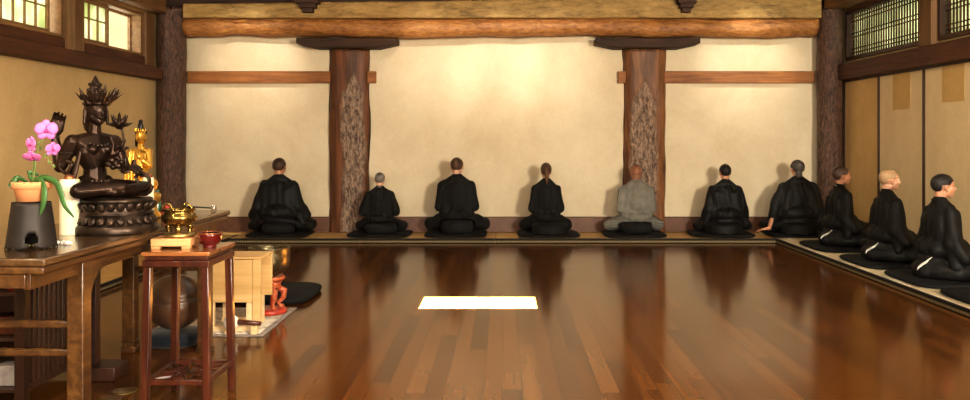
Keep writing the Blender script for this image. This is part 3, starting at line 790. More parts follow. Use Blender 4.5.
# row along the paper panels, facing right
for i, (y, h, hair, skin, lab, l2) in enumerate(((9.62,.915,'hair_darkbrown','skin_tan','person in black robe with dark cropped hair and white collar, next to the corner','under the cropped-haired person with a white collar'),
        (8.43,.93,'hair_blond','skin_pale','shaven-headed blond person in a black robe, facing the paper panels','under the blond shaven person'),
        (7.40,.925,'hair_black','skin','person with black buzz-cut hair in a black robe, sleeve cut by the frame','under the black buzz-cut person'))):
    zabuton(3.80, y, .058, .36, .44, .038, 'flat black square cushion '+l2, mat='black_cushion', sup=4.5)
    zafu(3.80, y, .102, .14, .09, 'round black cushion '+l2, rz=PI/2); ZAFU[-1] = (3.80, y, .102, .175, .11)
    p = person(3.88, y, h, -PI/2, skin, hair, 'black_robe', 'black_robe', 10.5+i*2.1, lab, wide=1.2, nape=-.05, thick=.004 if i == 1 else .006, collar='white_cloth' if i == 0 else 'black_robe', head_turn=(.12,.05,0)[i], full=1.1)
    rb = [c for c in p.children if c.name.startswith('robe_skirt')][0]
    s = MB(); pts = []
    for k in range(9):
        u = k/8; ok, loc, nn, fi = rb.closest_point_on_mesh(V(.17-.08*u, -.27-.10*u, .27-.15*u))
        pts.append(loc+nn*.002)
    s.tube(pts, [.003,.007,.010,.012,.012,.012,.011,.008,.003], 8)
    s.build('white_hem', 'white_cloth', p)
zabuton(3.83, 6.45, .058, .37, .42, .042, 'empty flat black cushion at the right edge of the photo', sup=5)
zabuton(-3.9, 6.6, .058, .36, .40, .042, 'black cushion on the mat beyond the altar table, seen between its legs', sup=3)

# ------------------------------------------------------------------ altar table
TX0, TX1, TY0, TY1, TZ = -2.38, -1.725, 3.20, 5.38, .845
t = thing('altar_table', 'long weathered brown wooden altar table with carved apron', 'table', ((TX0+TX1)/2, (TY0+TY1)/2, 0))
hx, hy = (TX1-TX0)/2, (TY1-TY0)/2
b = MB(); b.box((-hx,-hy,TZ-.030),(hx,hy,TZ)); b.build('tabletop', 'table_top_wood', t, .008, seg=3)
b = MB(); b.box((-hx+.008,-hy+.008,TZ-.062),(hx-.008,hy-.008,TZ-.031)); 
b.build('carved_lip', 'table_wood', t, .009, seg=3)
LXr, LXl = -1.815-(TX0+TX1)/2, -2.27-(TX0+TX1)/2; LY0, LY1 = 3.64-(TY0+TY1)/2, 5.18-(TY0+TY1)/2
for lx in (LXr, LXl):
    for ly in (LY0, LY1):
        b = MB(); k = .036
        b.box((lx-k,ly-.038,0.0),(lx+k,ly+.038,TZ-.062))
        b.box((lx-k-.006,ly-.044,0.0),(lx+k+.006,ly+.044,.035)).box((lx-k-.004,ly-.042,.06),(lx+k+.004,ly+.042,.075))
        b.build('leg', 'table_wood', t, .006)
def apron(fixed, a0, a1, ends, plane):
    z1 = TZ-.063; z0 = z1-.055; p = [(a0,z1),(a1,z1)]
    for (c, sgn) in ((ends[1],-1),(ends[0],1)):
        if sgn == -1:
            p += [(a1, z0)] if a1 > c else []
            p += [(c+sgn*0, z0-.13)] 
            p += [(c-.14*(1-math.cos(u*PI/2)), z0-.13*(1-math.sin(u*PI/2))) for u in [k/6 for k in range(7)]]
        else:
            p += [(c+.14*(1-math.cos(u*PI/2)), z0-.13*(1-math.sin(u*PI/2))) for u in [k/6 for k in range(6,-1,-1)]]
            p += [(c, z0-.13)]
            p += [(a0, z0)] if a0 < c else []
    return p
for lx in (LXr, LXl):
    p = apron(None, LY0+.038, LY1-.038, (LY0+.038, LY1-.038), 'yz')
    MB().prism(p, lx+.012, lx+.034, 'yz').build('apron', 'table_wood', t, .003)
for ly, e in ((LY0,-1),(LY1,1)):
    y0, y1 = (-hy+.04, ly-.038) if e < 0 else (ly+.038, hy-.02)
    for lx in (LXr, LXl): MB().box((lx-.015,y0,TZ-.125),(lx+.015,y1,TZ-.063)).build('apron_end', 'table_wood', t, .003)
    MB().box((LXl,(y0 if e<0 else y1)-.012,TZ-.118),(LXr,(y0 if e<0 else y1)+.012,TZ-.063)).build('end_apron', 'table_wood', t, .003)
for z in (.505, .385): MB().bar((LXl+.04,LY0,z),(LXr-.04,LY0,z),.034,.034).build('stretcher', 'table_wood', t, .008)
for z in (.505,): MB().bar((LXl+.04,LY1,z),(LXr-.03,LY1,z),.028,.028).build('stretcher', 'table_wood', t, .006)
TT = TZ

# small side stand
t = thing('side_stand', 'tall red-brown lacquered wooden stand with lattice shelf in front of altar table', 'stand', (-1.545, 4.20, 0))
hx, hy = .150, .185
b = MB(); b.box((-hx-.012,-hy-.012,.742),(hx+.012,hy+.012,.762)); b.build('stand_top', 'stand_top_wood', t, .004)
b = MB(); frame_boxes_xy = None
b.box((-hx,-hy,.722),(hx,hy,.741)); b.build('waist_moulding', 'red_lacquer_wood', t, .004)
b = MB(); b.box((-hx-.008,-hy-.008,.690),(hx+.008,-hy+.014,.721)).box((-hx-.008,hy-.014,.690),(hx+.008,hy+.008,.721)).box((-hx-.008,-hy+.014,.690),(-hx+.014,hy-.014,.721)).box((hx-.014,-hy+.014,.690),(hx+.008,hy-.014,.721))
b.build('apron', 'red_lacquer_wood', t, .004)
for sx_ in (-1,1):
    for sy_ in (-1,1):
        b = MB(); b.bar((sx_*(hx-.014),sy_*(hy-.014),.69),(sx_*(hx-.002),sy_*(hy-.002),.02),.036,.036)
        b.box((sx_*hx-.017-.004*sx_,sy_*hy-.017,0),(sx_*hx+.017-.004*sx_,sy_*hy+.017,.03))
        b.build('leg', 'red_lacquer_wood', t, .004)
for sy_ in (-1,1): MB().bar((-hx+.01,sy_*(hy-.006),.145),(hx-.01,sy_*(hy-.006),.145),.022,.026).build('stretcher', 'red_lacquer_wood', t, .003)
for sx_ in (-1,1): MB().bar((sx_*(hx-.006),-hy+.01,.145),(sx_*(hx-.006),hy-.01,.145),.022,.026).build('stretcher', 'red_lacquer_wood', t, .003)
b = MB()
for k in range(12):
    a = 2*PI*k/12; e = 1/max(abs(math.cos(a))/(hx-.015), abs(math.sin(a))/(hy-.015))
    m1 = .45*e; b.bar((.02*math.cos(a),.02*math.sin(a),.148),(m1*math.cos(a),m1*math.sin(a),.148),.008,.010)
    a2 = a+PI/12; e2 = 1/max(abs(math.cos(a2))/(hx-.015), abs(math.sin(a2))/(hy-.015))
    for aa, ee in ((a2,e2),(a-PI/12, 1/max(abs(math.cos(a-PI/12))/(hx-.015), abs(math.sin(a-PI/12))/(hy-.015)))):
        b.bar((m1*math.cos(a),m1*math.sin(a),.148),(ee*math.cos(aa),ee*math.sin(aa),.148),.008,.010)
    b.bar((m1*math.cos(a),m1*math.sin(a),.148),(m1*math.cos(a+PI/6),m1*math.sin(a+PI/6),.148),.008,.010) if k % 3 else None
b.ell((0,0,.148),(.022,.022,.008))
b.build('lattice_shelf', 'red_lacquer_wood', t, 0, False)
SZ = .762

# wooden trivet with brass censer
t = thing('wooden_trivet', 'pale orange wooden block with low feet on the red-brown stand, under the brass censer', 'trivet', (-1.615, 4.19, SZ), .06)
MB().box((-.095,-.075,.012),(.095,.075,.050)).build('block', 'orange_wood', t, .004)
for sx_ in (-1,1):
    for sy_ in (-1,1): MB().box((sx_*.072-.02,sy_*.055-.018,0),(sx_*.072+.02,sy_*.055+.018,.012)).build('foot', 'orange_wood', t, .002)
t = thing('brass_censer', 'round polished brass incense burner with two loop handles and three feet', 'incense burner', (-1.60, 4.20, SZ+.051))
b = MB().lathe([(.001,.052),(.045,.054),(.070,.068),(.084,.088),(.086,.100),(.076,.116),(.070,.120),(.076,.130),(.079,.136),(.072,.138),(.068,.122),(.072,.100),(.05,.075),(.001,.070)], seg=48); b.build('bowl', 'brass', t)
for s in (-1,1):
    pts = [(s*.076,0,.126),(s*.070,0,.150),(s*.052,0,.166),(s*.032,0,.160),(s*.022,0,.138),(s*.012,0,.132)]
    MB().tube([Vector(p)+V(0,-.03,0) for p in pts], .0065, 8).build('handle', 'brass', t)
for k in range(3):
    a = -PI/2+2*PI*k/3+.3; d = V(math.cos(a), math.sin(a), 0)
    MB().tube([d*.045+V(0,0,.062), d*.062+V(0,0,.044), d*.056+V(0,0,.022), d*.048+V(0,0,.018)], [.014,.016,.010,.012], 10).build('foot', 'brass', t)
MB().lathe([(.001,0),(.070,0),(.076,.008),(.070,.018),(.05,.022),(.001,.022)], seg=40).build('base_ring', 'brass_worn', t)
t = thing('red_bowl', 'small dark red glass bowl on the red-brown stand beside the brass censer', 'bowl', (-1.442, 4.18, SZ))
MB().lathe([(.001,0),(.030,0),(.033,.006),(.030,.012),(.046,.022),(.058,.045),(.060,.062),(.062,.072),(.056,.073),(.052,.05),(.038,.028),(.001,.024)], seg=48).build('bowl_body', 'red_glass', t)
MB().lathe([(.0615,.069),(.063,.072),(.0605,.0755),(.056,.0735),(.0615,.069)], seg=48).build('rim', 'copper', t)

# ------------------------------------------------------------------ bronze statue on lotus base
t = thing('bronze_statue', 'dark bronze seated deity statue with raised hand and pointed crown on lotus base', 'statue', (-1.872, 4.12, TT))
b = MB()
b.lathe([(.001,0),(.178,0),(.182,.006),(.180,.034),(.172,.042),(.160,.046),(.158,.100),(.001,.100)], seg=64, sup=2.5)
b.build('plinth', 'bronze_base', t, 0)
b = MB()
b.lathe([(.001,.088),(.160,.088),(.166,.096),(.160,.104),(.156,.146),(.164,.152),(.164,.162),(.150,.168),(.001,.168)], seg=64); b.build('lotus_seat', 'bronze_base', t)
for z, n_, r, tilt, nm in ((.066,24,.166,-.5,'lower_petals'),(.128,24,.164,.5,'upper_petals')):
    b = MB()
    for k in range(n_):
        a = 2*PI*k/n_; rot = Matrix.Rotation(a,3,'Z') @ Matrix.Rotation(tilt,3,'Y')
        b.ell((r*math.cos(a),r*math.sin(a),z),(.012,.020,.024),rot,2)
        b.ell((r*1.07*math.cos(a),r*1.07*math.sin(a),z+(.012 if tilt>0 else -.012)),(.008,.009,.008),rot,1)
    b.build(nm, 'bronze_base', t)
MB().lathe([(.163,.088),(.170,.094),(.163,.100),(.156,.094),(.163,.088)], seg=64).build('bead_ring', 'bronze_base', t)
# figure: facing direction f, its right side r
f3 = V(.78,-.62,0); r3 = V(-.62,-.78,0); up = V(0,0,1); O = V(-.122,.035,.168)
def L(f_, r_, z): return O + f3*f_ + r3*r_ + up*z
b = MB()
b.hull([(L(0,.04,.050),.062),(L(0,-.04,.050),.062)])
b.hull([(L(-.002,.0,.06),.060),(L(-.002,0,.145),.052)])
b.hull([(L(-.002,.034,.215),.060),(L(-.002,-.034,.215),.060),(L(-.0,0,.145),.050)])
b.hull([(L(-.005,.082,.268),.037),(L(-.005,-.082,.268),.037),(L(0,0,.285),.038),(L(.005,0,.21),.060)])
b.ell(L(.042,.034,.232),(.030,.028,.026)); b.ell(L(.042,-.034,.232),(.030,.028,.026))
b.hull([(L(0,0,.30),.030),(L(.004,0,.365),.026)])
for s in (1,-1):
    b.hull([(L(.01,s*.05,.040),.050),(L(.175,s*.165,.040),.036)])
    b.hull([(L(.175,s*.165,.040),.036),(L(.23,-s*.02,.032+.01*(s+1)),.024)])
    b.hull([(L(.23,-s*.02,.035),.022),(L(.20,-s*.085,.035),.014)])
    for k in range(6): b.chain([L(.01+.025*k,s*(.04+.02*k),.092-.006*k), L(.03+.025*k,s*(.095+.018*k),.05)], [.004,.003], 1)
# raised right arm (image left)
sh = L(-.005,.105,.268); el = L(-.010,.115,.150)+V(-.048,0,0); wr = el+V(-.024,-.004,.150)
b.chain([sh, el, wr], [.038,.030,.019])
hand(b, wr, (.28,-.05,1), (-.5,.8,0), 1, .55, .80)
# left arm, hand before the chest holding the lotus stem
sh2 = L(-.005,-.100,.268); el2 = L(.03,-.135,.135); wr2 = L(.150,-.070,.140)
b.chain([sh2, el2, wr2], [.036,.029,.019]); hand(b, wr2, (.8,-.5,.1), (-.2,-.2,1), 1, .5, .75)
# head
hc = L(.014,0,.415)
HK = 1.28
def fh(a, c_, z): return hc+(f3*a+r3*c_+up*z)*HK
Rf = Matrix((( f3.x, r3.x, 0),(f3.y, r3.y, 0),(0,0,1)))
b.ell(hc+up*.004,(.058,.051,.063),Rf); b.hull([(fh(.024,0,-.038),.018),(fh(.012,.018,-.02),.025),(fh(.012,-.018,-.02),.025)])
b.hull([(fh(.043,0,.008),.004),(fh(.054,0,-.012),.006)]); b.ell(fh(.040,0,-.024),(.008,.014,.005),Rf)
for s in (1,-1):
    b.ell(fh(.037,s*.017,.004),(.006,.010,.004),Rf); b.hull([(fh(-.004,s*.042,.004),.009),(fh(-.004,s*.045,-.045),.008)])
b.hull([(fh(-.026,0,.01),.045),(fh(-.042,0,-.055),.036)])      # hair falling behind
b.build('figure', 'bronze_dark', t, voxel=.0036, sm=2)
b = MB()
for i in range(24):
    a = 2*PI*i/24; b.hull([(fh(.040*math.cos(a),.042*math.sin(a),.030),.007),(fh(.042*math.cos(a+.26),.044*math.sin(a+.26),.030),.010)],1)
for i in range(5):
    a = (i-2)*.62; c0 = (.042*math.cos(a), .044*math.sin(a)); hgt = .062-.007*abs(i-2)
    b.hull([(fh(c0[0],c0[1],.036),.012),(fh(c0[0]*1.55,c0[1]*1.55,.036+hgt*.55),.009),(fh(c0[0]*1.75,c0[1]*1.85,.036+hgt*1.1),.002)],2)
    for s in (-1,1): b.hull([(fh(c0[0]*1.2-.006*math.sin(a)*s,c0[1]*1.2+.012*s,.045),.006),(fh(c0[0]*1.7,c0[1]*1.7+.022*s,.036+hgt*.75),.002)],1)
b.chain([fh(-.008,0,.040),fh(-.010,0,.070),fh(-.010,0,.095),fh(-.008,0,.112),fh(-.008,0,.136)],[.042,.032,.025,.018,.004])
for z, r_ in ((.058,.033),(.082,.026),(.104,.020)):
    for k in range(10): a = 2*PI*k/10; b.ell(fh(-.009+r_*math.cos(a),r_*math.sin(a),z),(.008,.008,.010),None,1)
b.build('crown', 'bronze_dark', t, voxel=.003, sm=1)
# necklace, belt, armlet, bracelet
b = MB(); b2 = MB(); b3 = MB(); b4 = MB()
for i in range(20):
    a = 2*PI*i/20; b.ell(L(.012+.054*math.cos(a),.060*math.sin(a),.285-.026*math.cos(a)-.008),.0085,None,1)
    b2.ell(L(.0+.064*math.cos(a),.066*math.sin(a),.078),.0105,None,1)
    b3.ell(wr+V(.020*math.cos(a),.020*math.sin(a),-.01),.005,None,1); b4.ell(sh+(el-sh)*.45+V(.034*math.cos(a),.034*math.sin(a),0),.007,None,1)
b.build('necklace', 'bronze_base', t); b2.build('belt', 'bronze_base', t); b3.build('bracelet', 'bronze_base', t); b4.build('armlet', 'bronze_base', t)
# scarves looping at both sides
def loop(pts, r): 
    q = [];
    P_ = [Vector(p) for p in pts]
    for i in range(len(P_)-1):
        p0 = P_[max(i-1,0)]; p1 = P_[i]; p2 = P_[i+1]; p3 = P_[min(i+2,len(P_)-1)]
        for k in range(6):
            u = k/6; q.append(.5*((2*p1)+(p2-p0)*u+(2*p0-5*p1+4*p2-p3)*u*u+(3*p1-p0-3*p2+p3)*u**3))
    q.append(P_[-1]); return q
def pxs(px, py, dy): return V((px-115)/206, dy, (232-py)/206)
for pts_set in ([[pxs(78,150,-.06),pxs(68,156,-.06),pxs(66,167,-.07),pxs(74,173,-.08),pxs(79,164,-.08),pxs(73,160,-.08)],
            [pxs(75,172,-.06),pxs(72,182,-.07),pxs(77,192,-.09),pxs(84,196,-.1)],
            [pxs(88,150,-.09),pxs(84,170,-.10),pxs(82,186,-.11),pxs(88,195,-.12)]],
            [[pxs(139,190,-.02),pxs(147,188,-.02),pxs(149,179,-.02),pxs(142,173,-.02),pxs(136,177,-.02),pxs(139,183,-.02)],
            [pxs(134,193,0),pxs(145,194,0),pxs(151,186,0)],
            [pxs(131,160,.02),pxs(130,168,.02),pxs(137,172,.0),pxs(142,176,-.01)]]):
    b = MB()
    for pts in pts_set:
        q = loop(pts, .01); b.tube(q, [.014*(1-.5*abs(2*i/len(q)-1)**3) for i in range(len(q))], 8, flat=.6)
    b.build('scarf', 'bronze_dark', t)
# lotus flower by the shoulder
b = MB(); st = loop([wr2, pxs(124,158,.0), pxs(118,148,.04), pxs(117,138,.05), pxs(115,128,.05)],0)
b.tube(st, .0055, 8)
q = pxs(116,150,.03); 
for k in range(5): a = 2*PI*k/5; b.hull([(q,.012),(q+V(.035*math.cos(a),.02*math.sin(a),.035*math.sin(a*1.3)+.01),.008)],1)
q = pxs(113,126,.05); b.ell(q,(.022,.022,.018))
for ring, rr, zz in ((0,.066,.016),(1,.040,.056)):
    for k in range(8): a = 2*PI*k/8+ring*.4; b.hull([(q,.010),(q+V(rr*.6*math.cos(a),rr*.6*math.sin(a),zz*.4),.010),(q+V(rr*math.cos(a),rr*math.sin(a),zz),.002)],1)
b.hull([(q,.012),(q+V(0,0,.045),.010),(q+V(0,0,.068),.002)],1)
q = pxs(110,145,.02); b.hull([(q,.008),(q+V(-.01,0,-.05),.012)],1); b.hull([(q,.008),(q+V(-.015,0,.04),.01)],1)
for k, (dx, dz) in enumerate(((0,0),(.02,-.015),(.035,-.03),(.01,-.035),(-.015,-.02),(.05,-.01),(.03,.01))): b.ell(pxs(113,160,-.04)+V(dx,0,dz),(.016,.016,.014),None,2)
b.build('lotus_flower', 'bronze_dark', t, voxel=.0035, sm=1)

# gold statue
GD = 4.84; gx = at(141, 0, GD).x
t = thing('gold_statue', 'gilded seated figure statue with black topknot behind the dark bronze statue', 'statue', (gx, GD, TT), 0)
MB().lathe([(.001,0),(.105,0),(.108,.02),(.09,.04),(.085,.07),(.105,.10),(.108,.13),(.095,.145),(.001,.147)], seg=40).build('lotus_base', 'gold', t)
b = MB(); g = lambda px, py, dy=0.: V((px-141)/175.6, dy, .145+(190-py)/175.6)
b.hull([(V(-.06,.0,.19),.045),(V(.06,-.02,.19),.045),(V(.0,.05,.20),.045)]); b.hull([(V(-.045,-.06,.18),.035),(V(.055,-.06,.185),.035)])
b.hull([(V(-.02,.02,.22),.052),(V(-.012,.02,.33),.045)]); b.hull([(V(-.055,.02,.375),.024),(V(.035,.02,.375),.024),(V(-.01,.02,.34),.045)])
b.chain([V(-.058,.0,.37),V(-.064,-.03,.28),V(.0,-.07,.27)],[.026,.024,.016]); b.chain([V(.035,0,.37),V(.058,-.03,.30),V(.035,-.06,.325)],[.026,.022,.013])
hand(b, V(.035,-.06,.325),(.1,-.1,1),(0,1,0),1,.2,.45); hand(b, V(.0,-.07,.27),(1,-.1,-.1),(0,0,1),1,.4,.45)
b.hull([(V(-.008,.015,.39),.018),(V(-.004,.012,.43),.018)]); b.ell((-.002,.008,.462),(.030,.034,.040)); b.hull([(V(.016,-.016,.455),.012),(V(.014,-.012,.44),.012)])
b.hull([(V(.022,-.024,.468),.003),(V(.026,-.030,.456),.004)])
for k in range(7): b.chain([V(-.06+.018*k,-.065-.01*math.sin(k),.30-.01*k),V(-.055+.018*k,-.085,.22),V(-.05+.016*k,-.09,.165)],[.006,.008,.006],1)
b.build('figure', 'gold', t, voxel=.0035, sm=1)
b = MB(); b.ell((-.008,.022,.480),(.033,.034,.034)); b.hull([(V(-.008,.015,.505),.018),(V(-.008,.012,.530),.014)]); b.ell((-.006,.010,.548),(.012,.012,.014))
b.hull([(V(-.03,.02,.47),.012),(V(-.035,.025,.415),.010)])
b.build('hair', 'black_iron', t)
b = MB()
for k in range(7): a = -PI/2+(k-3)*.35; b.hull([(V(-.004+.034*math.cos(a),.012+.036*math.sin(a),.492),.005),(V(-.004+.036*math.cos(a),.012+.038*math.sin(a),.510),.002)],1)
b.build('crown', 'gold', t)

def candle(px, pyb, D, r, h, lab):
    x = at(px, 0, D).x
    t = thing('pillar_candle', lab, 'candle', (x, D, TT))
    MB().lathe([(.001,0),(r*.99,0),(r,.004),(r,h-.006),(r*.96,h),(r*.80,h-.001),(r*.74,h-.012),(.001,h-.013)], seg=40).build('wax', 'wax', t)
    MB().lathe([(.001,h-.013),(.020,h-.012),(.026,h+.004),(.022,h+.016),(.010,h+.022),(.001,h+.023)], seg=24).build('oil_insert', 'copper', t)
    MB().tube([(0,0,h+.02),(.001,0,h+.032)], .0018, 6).build('wick', 'black_iron', t)
candle(69.5, 235, 4.00, .043, .262, 'thick cream pillar candle between the orchid and the dark bronze statue')
candle(148, 213, 4.55, .030, .245, 'slim cream pillar candle beside the gold statue')
# white bits
for k, (dx, dy, s) in enumerate(((-.03,0,.020),(0,.015,.018),(.028,.0,.017))):
    b = MB(); random.seed(k)
    for j in range(7): a = 2*PI*j/7; b.ell((.55*s*math.cos(a),.55*s*math.sin(a),s*.55),(s*.55,s*.35,s*.45),Matrix.Rotation(a,3,'Z'),1)
    b.ell((0,0,s*.7),s*.5,None,1)
    o = b.build('white_blossom', 'white_paper'); o.location = (at(62,0,3.62).x+dx, 3.62+dy, TT)
    tag(o, 'small crumpled white blossom lying on the altar table by the iron stand', 'flower', 'white blossoms on the altar table')
# brass cup, red jar, green vase, tool
t = thing('brass_cup', 'small brass pedestal cup on the table edge left of the censer', 'cup', (at(155.5,0,4.36).x, 4.36, TT))
MB().lathe([(.001,0),(.019,0),(.018,.004),(.006,.008),(.005,.030),(.010,.036),(.026,.044),(.027,.050),(.024,.049),(.001,.042)], seg=32).build('cup', 'brass', t)
t = thing('red_jar', 'tiny red lidded jar on the altar table behind the censer', 'jar', (at(166,0,5.0).x, 5.0, TT))
MB().lathe([(.001,0),(.020,0),(.030,.012),(.032,.03),(.024,.042),(.001,.044)], seg=32).build('jar_body', 'red_lacquer', t)
MB().lathe([(.001,.044),(.024,.044),(.020,.052),(.006,.056),(.006,.062),(.001,.064)], seg=24).build('lid', 'red_lacquer', t)
t = thing('green_vase', 'narrow dark green glazed vase beside the slim candle', 'vase', (at(157,0,5.02).x, 5.02, TT))
MB().lathe([(.001,0),(.020,0),(.026,.02),(.028,.05),(.018,.09),(.010,.11),(.012,.14),(.017,.15),(.010,.148),(.001,.12)], seg=32).build('vase_body', 'green_glaze', t)
t = thing('incense_tongs', 'thin black metal tongs with a bright square end lying on the far table end', 'tongs', (-1.86, 5.17, TT))
b = MB().tube([(-.07,0,.035),(.0,.01,.033),(.09,.0,.028)], .004, 8).tube([(-.07,.012,.035),(.0,.02,.033),(.09,.012,.028)], .004, 8); b.build('arms', 'black_iron', t)
MB().box((.085,-.014,0),(.110,.026,.046)).build('square_end', 'steel', t, .003)
MB().box((-.085,-.010,0),(-.065,.022,.040)).build('rest', 'black_iron', t, .003)

# orchid: iron stand, pot, plant
PD = 3.52; px0 = at(31.5,0,PD).x
t = thing('iron_pot_stand', 'dark flared iron stand with keyhole cut-out carrying the terracotta pot', 'plant stand', (px0, PD, TT), .50)
def standshape():
    b = MB(); n = 72; m = 14; t_ = bmesh.new(); G = []
    for j in range(m+1):
        v = j/m; r = .071+.024*(1-v)**1.0; z = .19*v; row = []
        for i in range(n):
            a = 2*PI*i/n; zz = z
            if j == 0: zz = .010*abs(math.sin(a*6))
            row.append(t_.verts.new((r*math.cos(a), r*math.sin(a), zz)))
        G.append(row)
    for j in range(m):
        for i in range(n):
            a = 2*PI*(i+.5)/n; da = (a-1.5*PI); z = .19*(j+.5)/m
            wx = da*.095
            hole = (math.hypot(wx, z-.046) < .024) or (abs(wx) < .012 and z < .03) or (abs(wx) < .024 and z < .014)
            if hole: continue
            t_.faces.new((G[j][i], G[j][(i+1)%n], G[j+1][(i+1)%n], G[j+1][i]))
    b._add(t_); return b
standshape().build('stand_body', 'iron', t, solid=.005)
MB().lathe([(.001,.182),(.066,.182),(.066,.188),(.001,.188)], seg=40).build('stand_plate', 'iron', t)
t = thing('potted_orchid', 'pink orchid with drooping green leaves in a small terracotta pot', 'plant', (px0, PD, TT+.194))
MB().lathe([(.001,0),(.054,0),(.066,.050),(.068,.052),(.075,.053),(.077,.080),(.070,.081),(.066,.062),(.001,.060)], seg=48).build('pot', 'terracotta', t)
MB().lathe([(.001,.058),(.061,.058),(.055,.066),(.03,.070),(.001,.072)], seg=32).build('soil', 'dark_red_wood', t)
kk = PD/F
def OP(px, py, dy=0): return V((px-31.5)*kk, dy, (249-py)*kk-.191)
def leaf(pts, w, name='leaf'):
    q = loop(pts, 0); n_ = len(q)-1
    def fn(u, v):
        i = min(n_-1, int(u*n_)); p = q[i].lerp(q[i+1], u*n_-i) if i < n_ else q[-1]
        d = (q[min(i+1,n_)]-q[i]).normalized(); x = d.cross(V(.25,1,.35)).normalized()
        ww = w*math.sin(PI*min(.999,max(.02,u**.8)))**.6; s = (v-.5)*2
        nn = x.cross(d).normalized()
        return p + x*ww*s + nn*(abs(s)**1.5)*ww*.45
    MB().surf(fn, 24, 6).build(name, 'leaf', t, solid=.003)
leaf([OP(34,188,0),OP(44,180,-.02),OP(58,184,-.03),OP(64,196,-.03),OP(68,208,-.03),OP(78,219,-.03)], .016)
leaf([OP(32,188,-.01),OP(42,182,-.03),OP(49,190,-.05),OP(50,203,-.055),OP(47,216,-.055)], .017)
leaf([OP(32,188,-.01),OP(24,180,-.04),OP(19,184,-.05),OP(17,188,-.06)], .013)
leaf([OP(30,188,.02),OP(22,176,.05),OP(30,178,.07)], .012)
sm_ = loop([OP(33,188),OP(35,170),OP(37,155),OP(42,140),OP(48,128)],0)
MB().tube(sm_, .0032, 8).build('flower_stem', 'stem_green', t)
MB().tube(loop([OP(31,188,.01),OP(32,170,.01),OP(34,155,.0),OP(38,146,-.01),OP(44,142,-.01)],0), .0028, 8).build('flower_stem', 'stem_green', t)
MB().tube(loop([OP(42,140),OP(45,150),OP(47,158),OP(52,166),OP(54,168)],0), .0016, 6).build('flower_stem', 'stem_green', t)
def orchid_flower(c, r, yaw, pitch):
    b = MB(); R = Matrix.Rotation(yaw,3,'Z') @ Matrix.Rotation(pitch,3,'X')
    for k in range(5):
        a = PI/2+2*PI*k/5; w_ = .62 if k in (1,4) else .40
        b.ell(c+R@V(.55*r*math.cos(a),0 if k in (1,4) else .004,.55*r*math.sin(a)), (.52*r,.09*r,w_*r), R@Matrix.Rotation(-a,3,'Y'), 2)
    o = b.build('blossom', 'petal_pink', t)
    b = MB(); b.ell(c+R@V(0,-.2*r,-.12*r),(.16*r,.22*r,.16*r)); b.build('lip', 'petal_dark', o)
orchid_flower(OP(49,132,-.02), .042, .5, .1); orchid_flower(OP(32,146,-.01), .033, -.5, .0)
orchid_flower(OP(36,159,-.03), .034, .2, .9); orchid_flower(OP(55.5,151,-.02), .029, .9, .2)
orchid_flower(OP(42,133,.02), .020, -.4, -.2)
b = MB()
for p in (OP(45,158),OP(49,164),OP(54,168),OP(41,150)): b.ell(p,(.005,.005,.008))
b.build('buds', 'stem_green', t)

# ------------------------------------------------------------------ things round and under the altar
t = thing('slatted_cabinet', 'low dark brown cabinet with vertical slatted side behind the altar table', 'cabinet', (-2.78, 4.45, 0))
b = MB()
hx, hy = .46, .33
for i in range(13): yy = -hy+.05+(2*hy-.1)*i/12; b.box((hx-.02,yy-.012,.08),(hx-.003,yy+.012,.70))
b.build('slats', 'brown_slats', t, .002)
for sx_ in (-1,1):
    for sy_ in (-1,1): MB().box((sx_*(hx-.025)-.025,sy_*(hy-.025)-.025,0),(sx_*(hx-.025)+.025,sy_*(hy-.025)+.025,.72)).build('corner_post', 'brown_slats', t, .003)
MB().box((-hx-.01,-hy-.01,.72),(hx+.01,hy+.01,.75)).build('cabinet_top', 'brown_slats', t, .004)
for z in (.06,.31,.53): MB().box((-hx+.02,-hy+.01,z),(hx-.03,hy-.02,z+.018)).build('shelf', 'brown_slats', t, .002)
MB().box((-hx+.02,hy-.02,.08),(hx-.03,hy-.008,.72)).build('back_panel', 'dark_red_wood', t)
for z in (.06,.67): MB().box((hx-.022,-hy+.05,z),(hx-.002,hy-.05,z+.04)).build('side_rail', 'brown_slats', t, .002)
b = MB().box((-.07,-.06,0),(.07,.06,.09)); o = b.build('lacquer_box', 'red_lacquer_wood', bevel=.008); o.location = (-2.43,4.24,.329); tag(o, 'glossy reddish-brown box on a shelf of the slatted cabinet', 'box')
b = MB().box((-.06,-.05,0),(.06,.05,.10)); o = b.build('paper_box', 'mat_border', bevel=.004); o.location = (-2.44,4.23,.079); tag(o, 'grey paper box on the bottom shelf of the slatted cabinet', 'box')
b = MB()
for k in range(9): a = k*.7; b.ell((.020*math.cos(a),.020*math.sin(a),.05+.012*math.sin(k*2)),(.014,.014,.012),None,1)
b.lathe([(.001,0),(.022,0),(.03,.035),(.028,.05),(.001,.05)], seg=24)
o = b.build('red_flower_bowl', 'red_lacquer'); o.location = (-2.42,4.20,.549); tag(o, 'small bowl of red flowers on the top shelf of the slatted cabinet', 'bowl')

t = thing('t_foot_post', 'dark upright wooden post on a block foot beneath the altar table', 'stand', (at(108,0,4.62).x-.01, 4.62, 0))
MB().box((-.085,-.09,0),(.085,.09,.075)).build('foot_block', 'dark_red_wood', t, .006)
MB().box((-.075,-.03,.076),(-.043,.03,.70)).build('upright', 'dark_red_wood', t, .004)
b = MB().lathe([(.001,0),(.062,0),(.064,.002),(.060,.005),(.045,.006),(.001,.006)], seg=40); o = b.build('floor_outlet', 'brass_worn'); o.location = (at(124,0,4.36).x,4.36,.0005); tag(o, 'round flat metal cover plate set in the floor near the stand', 'floor plate')

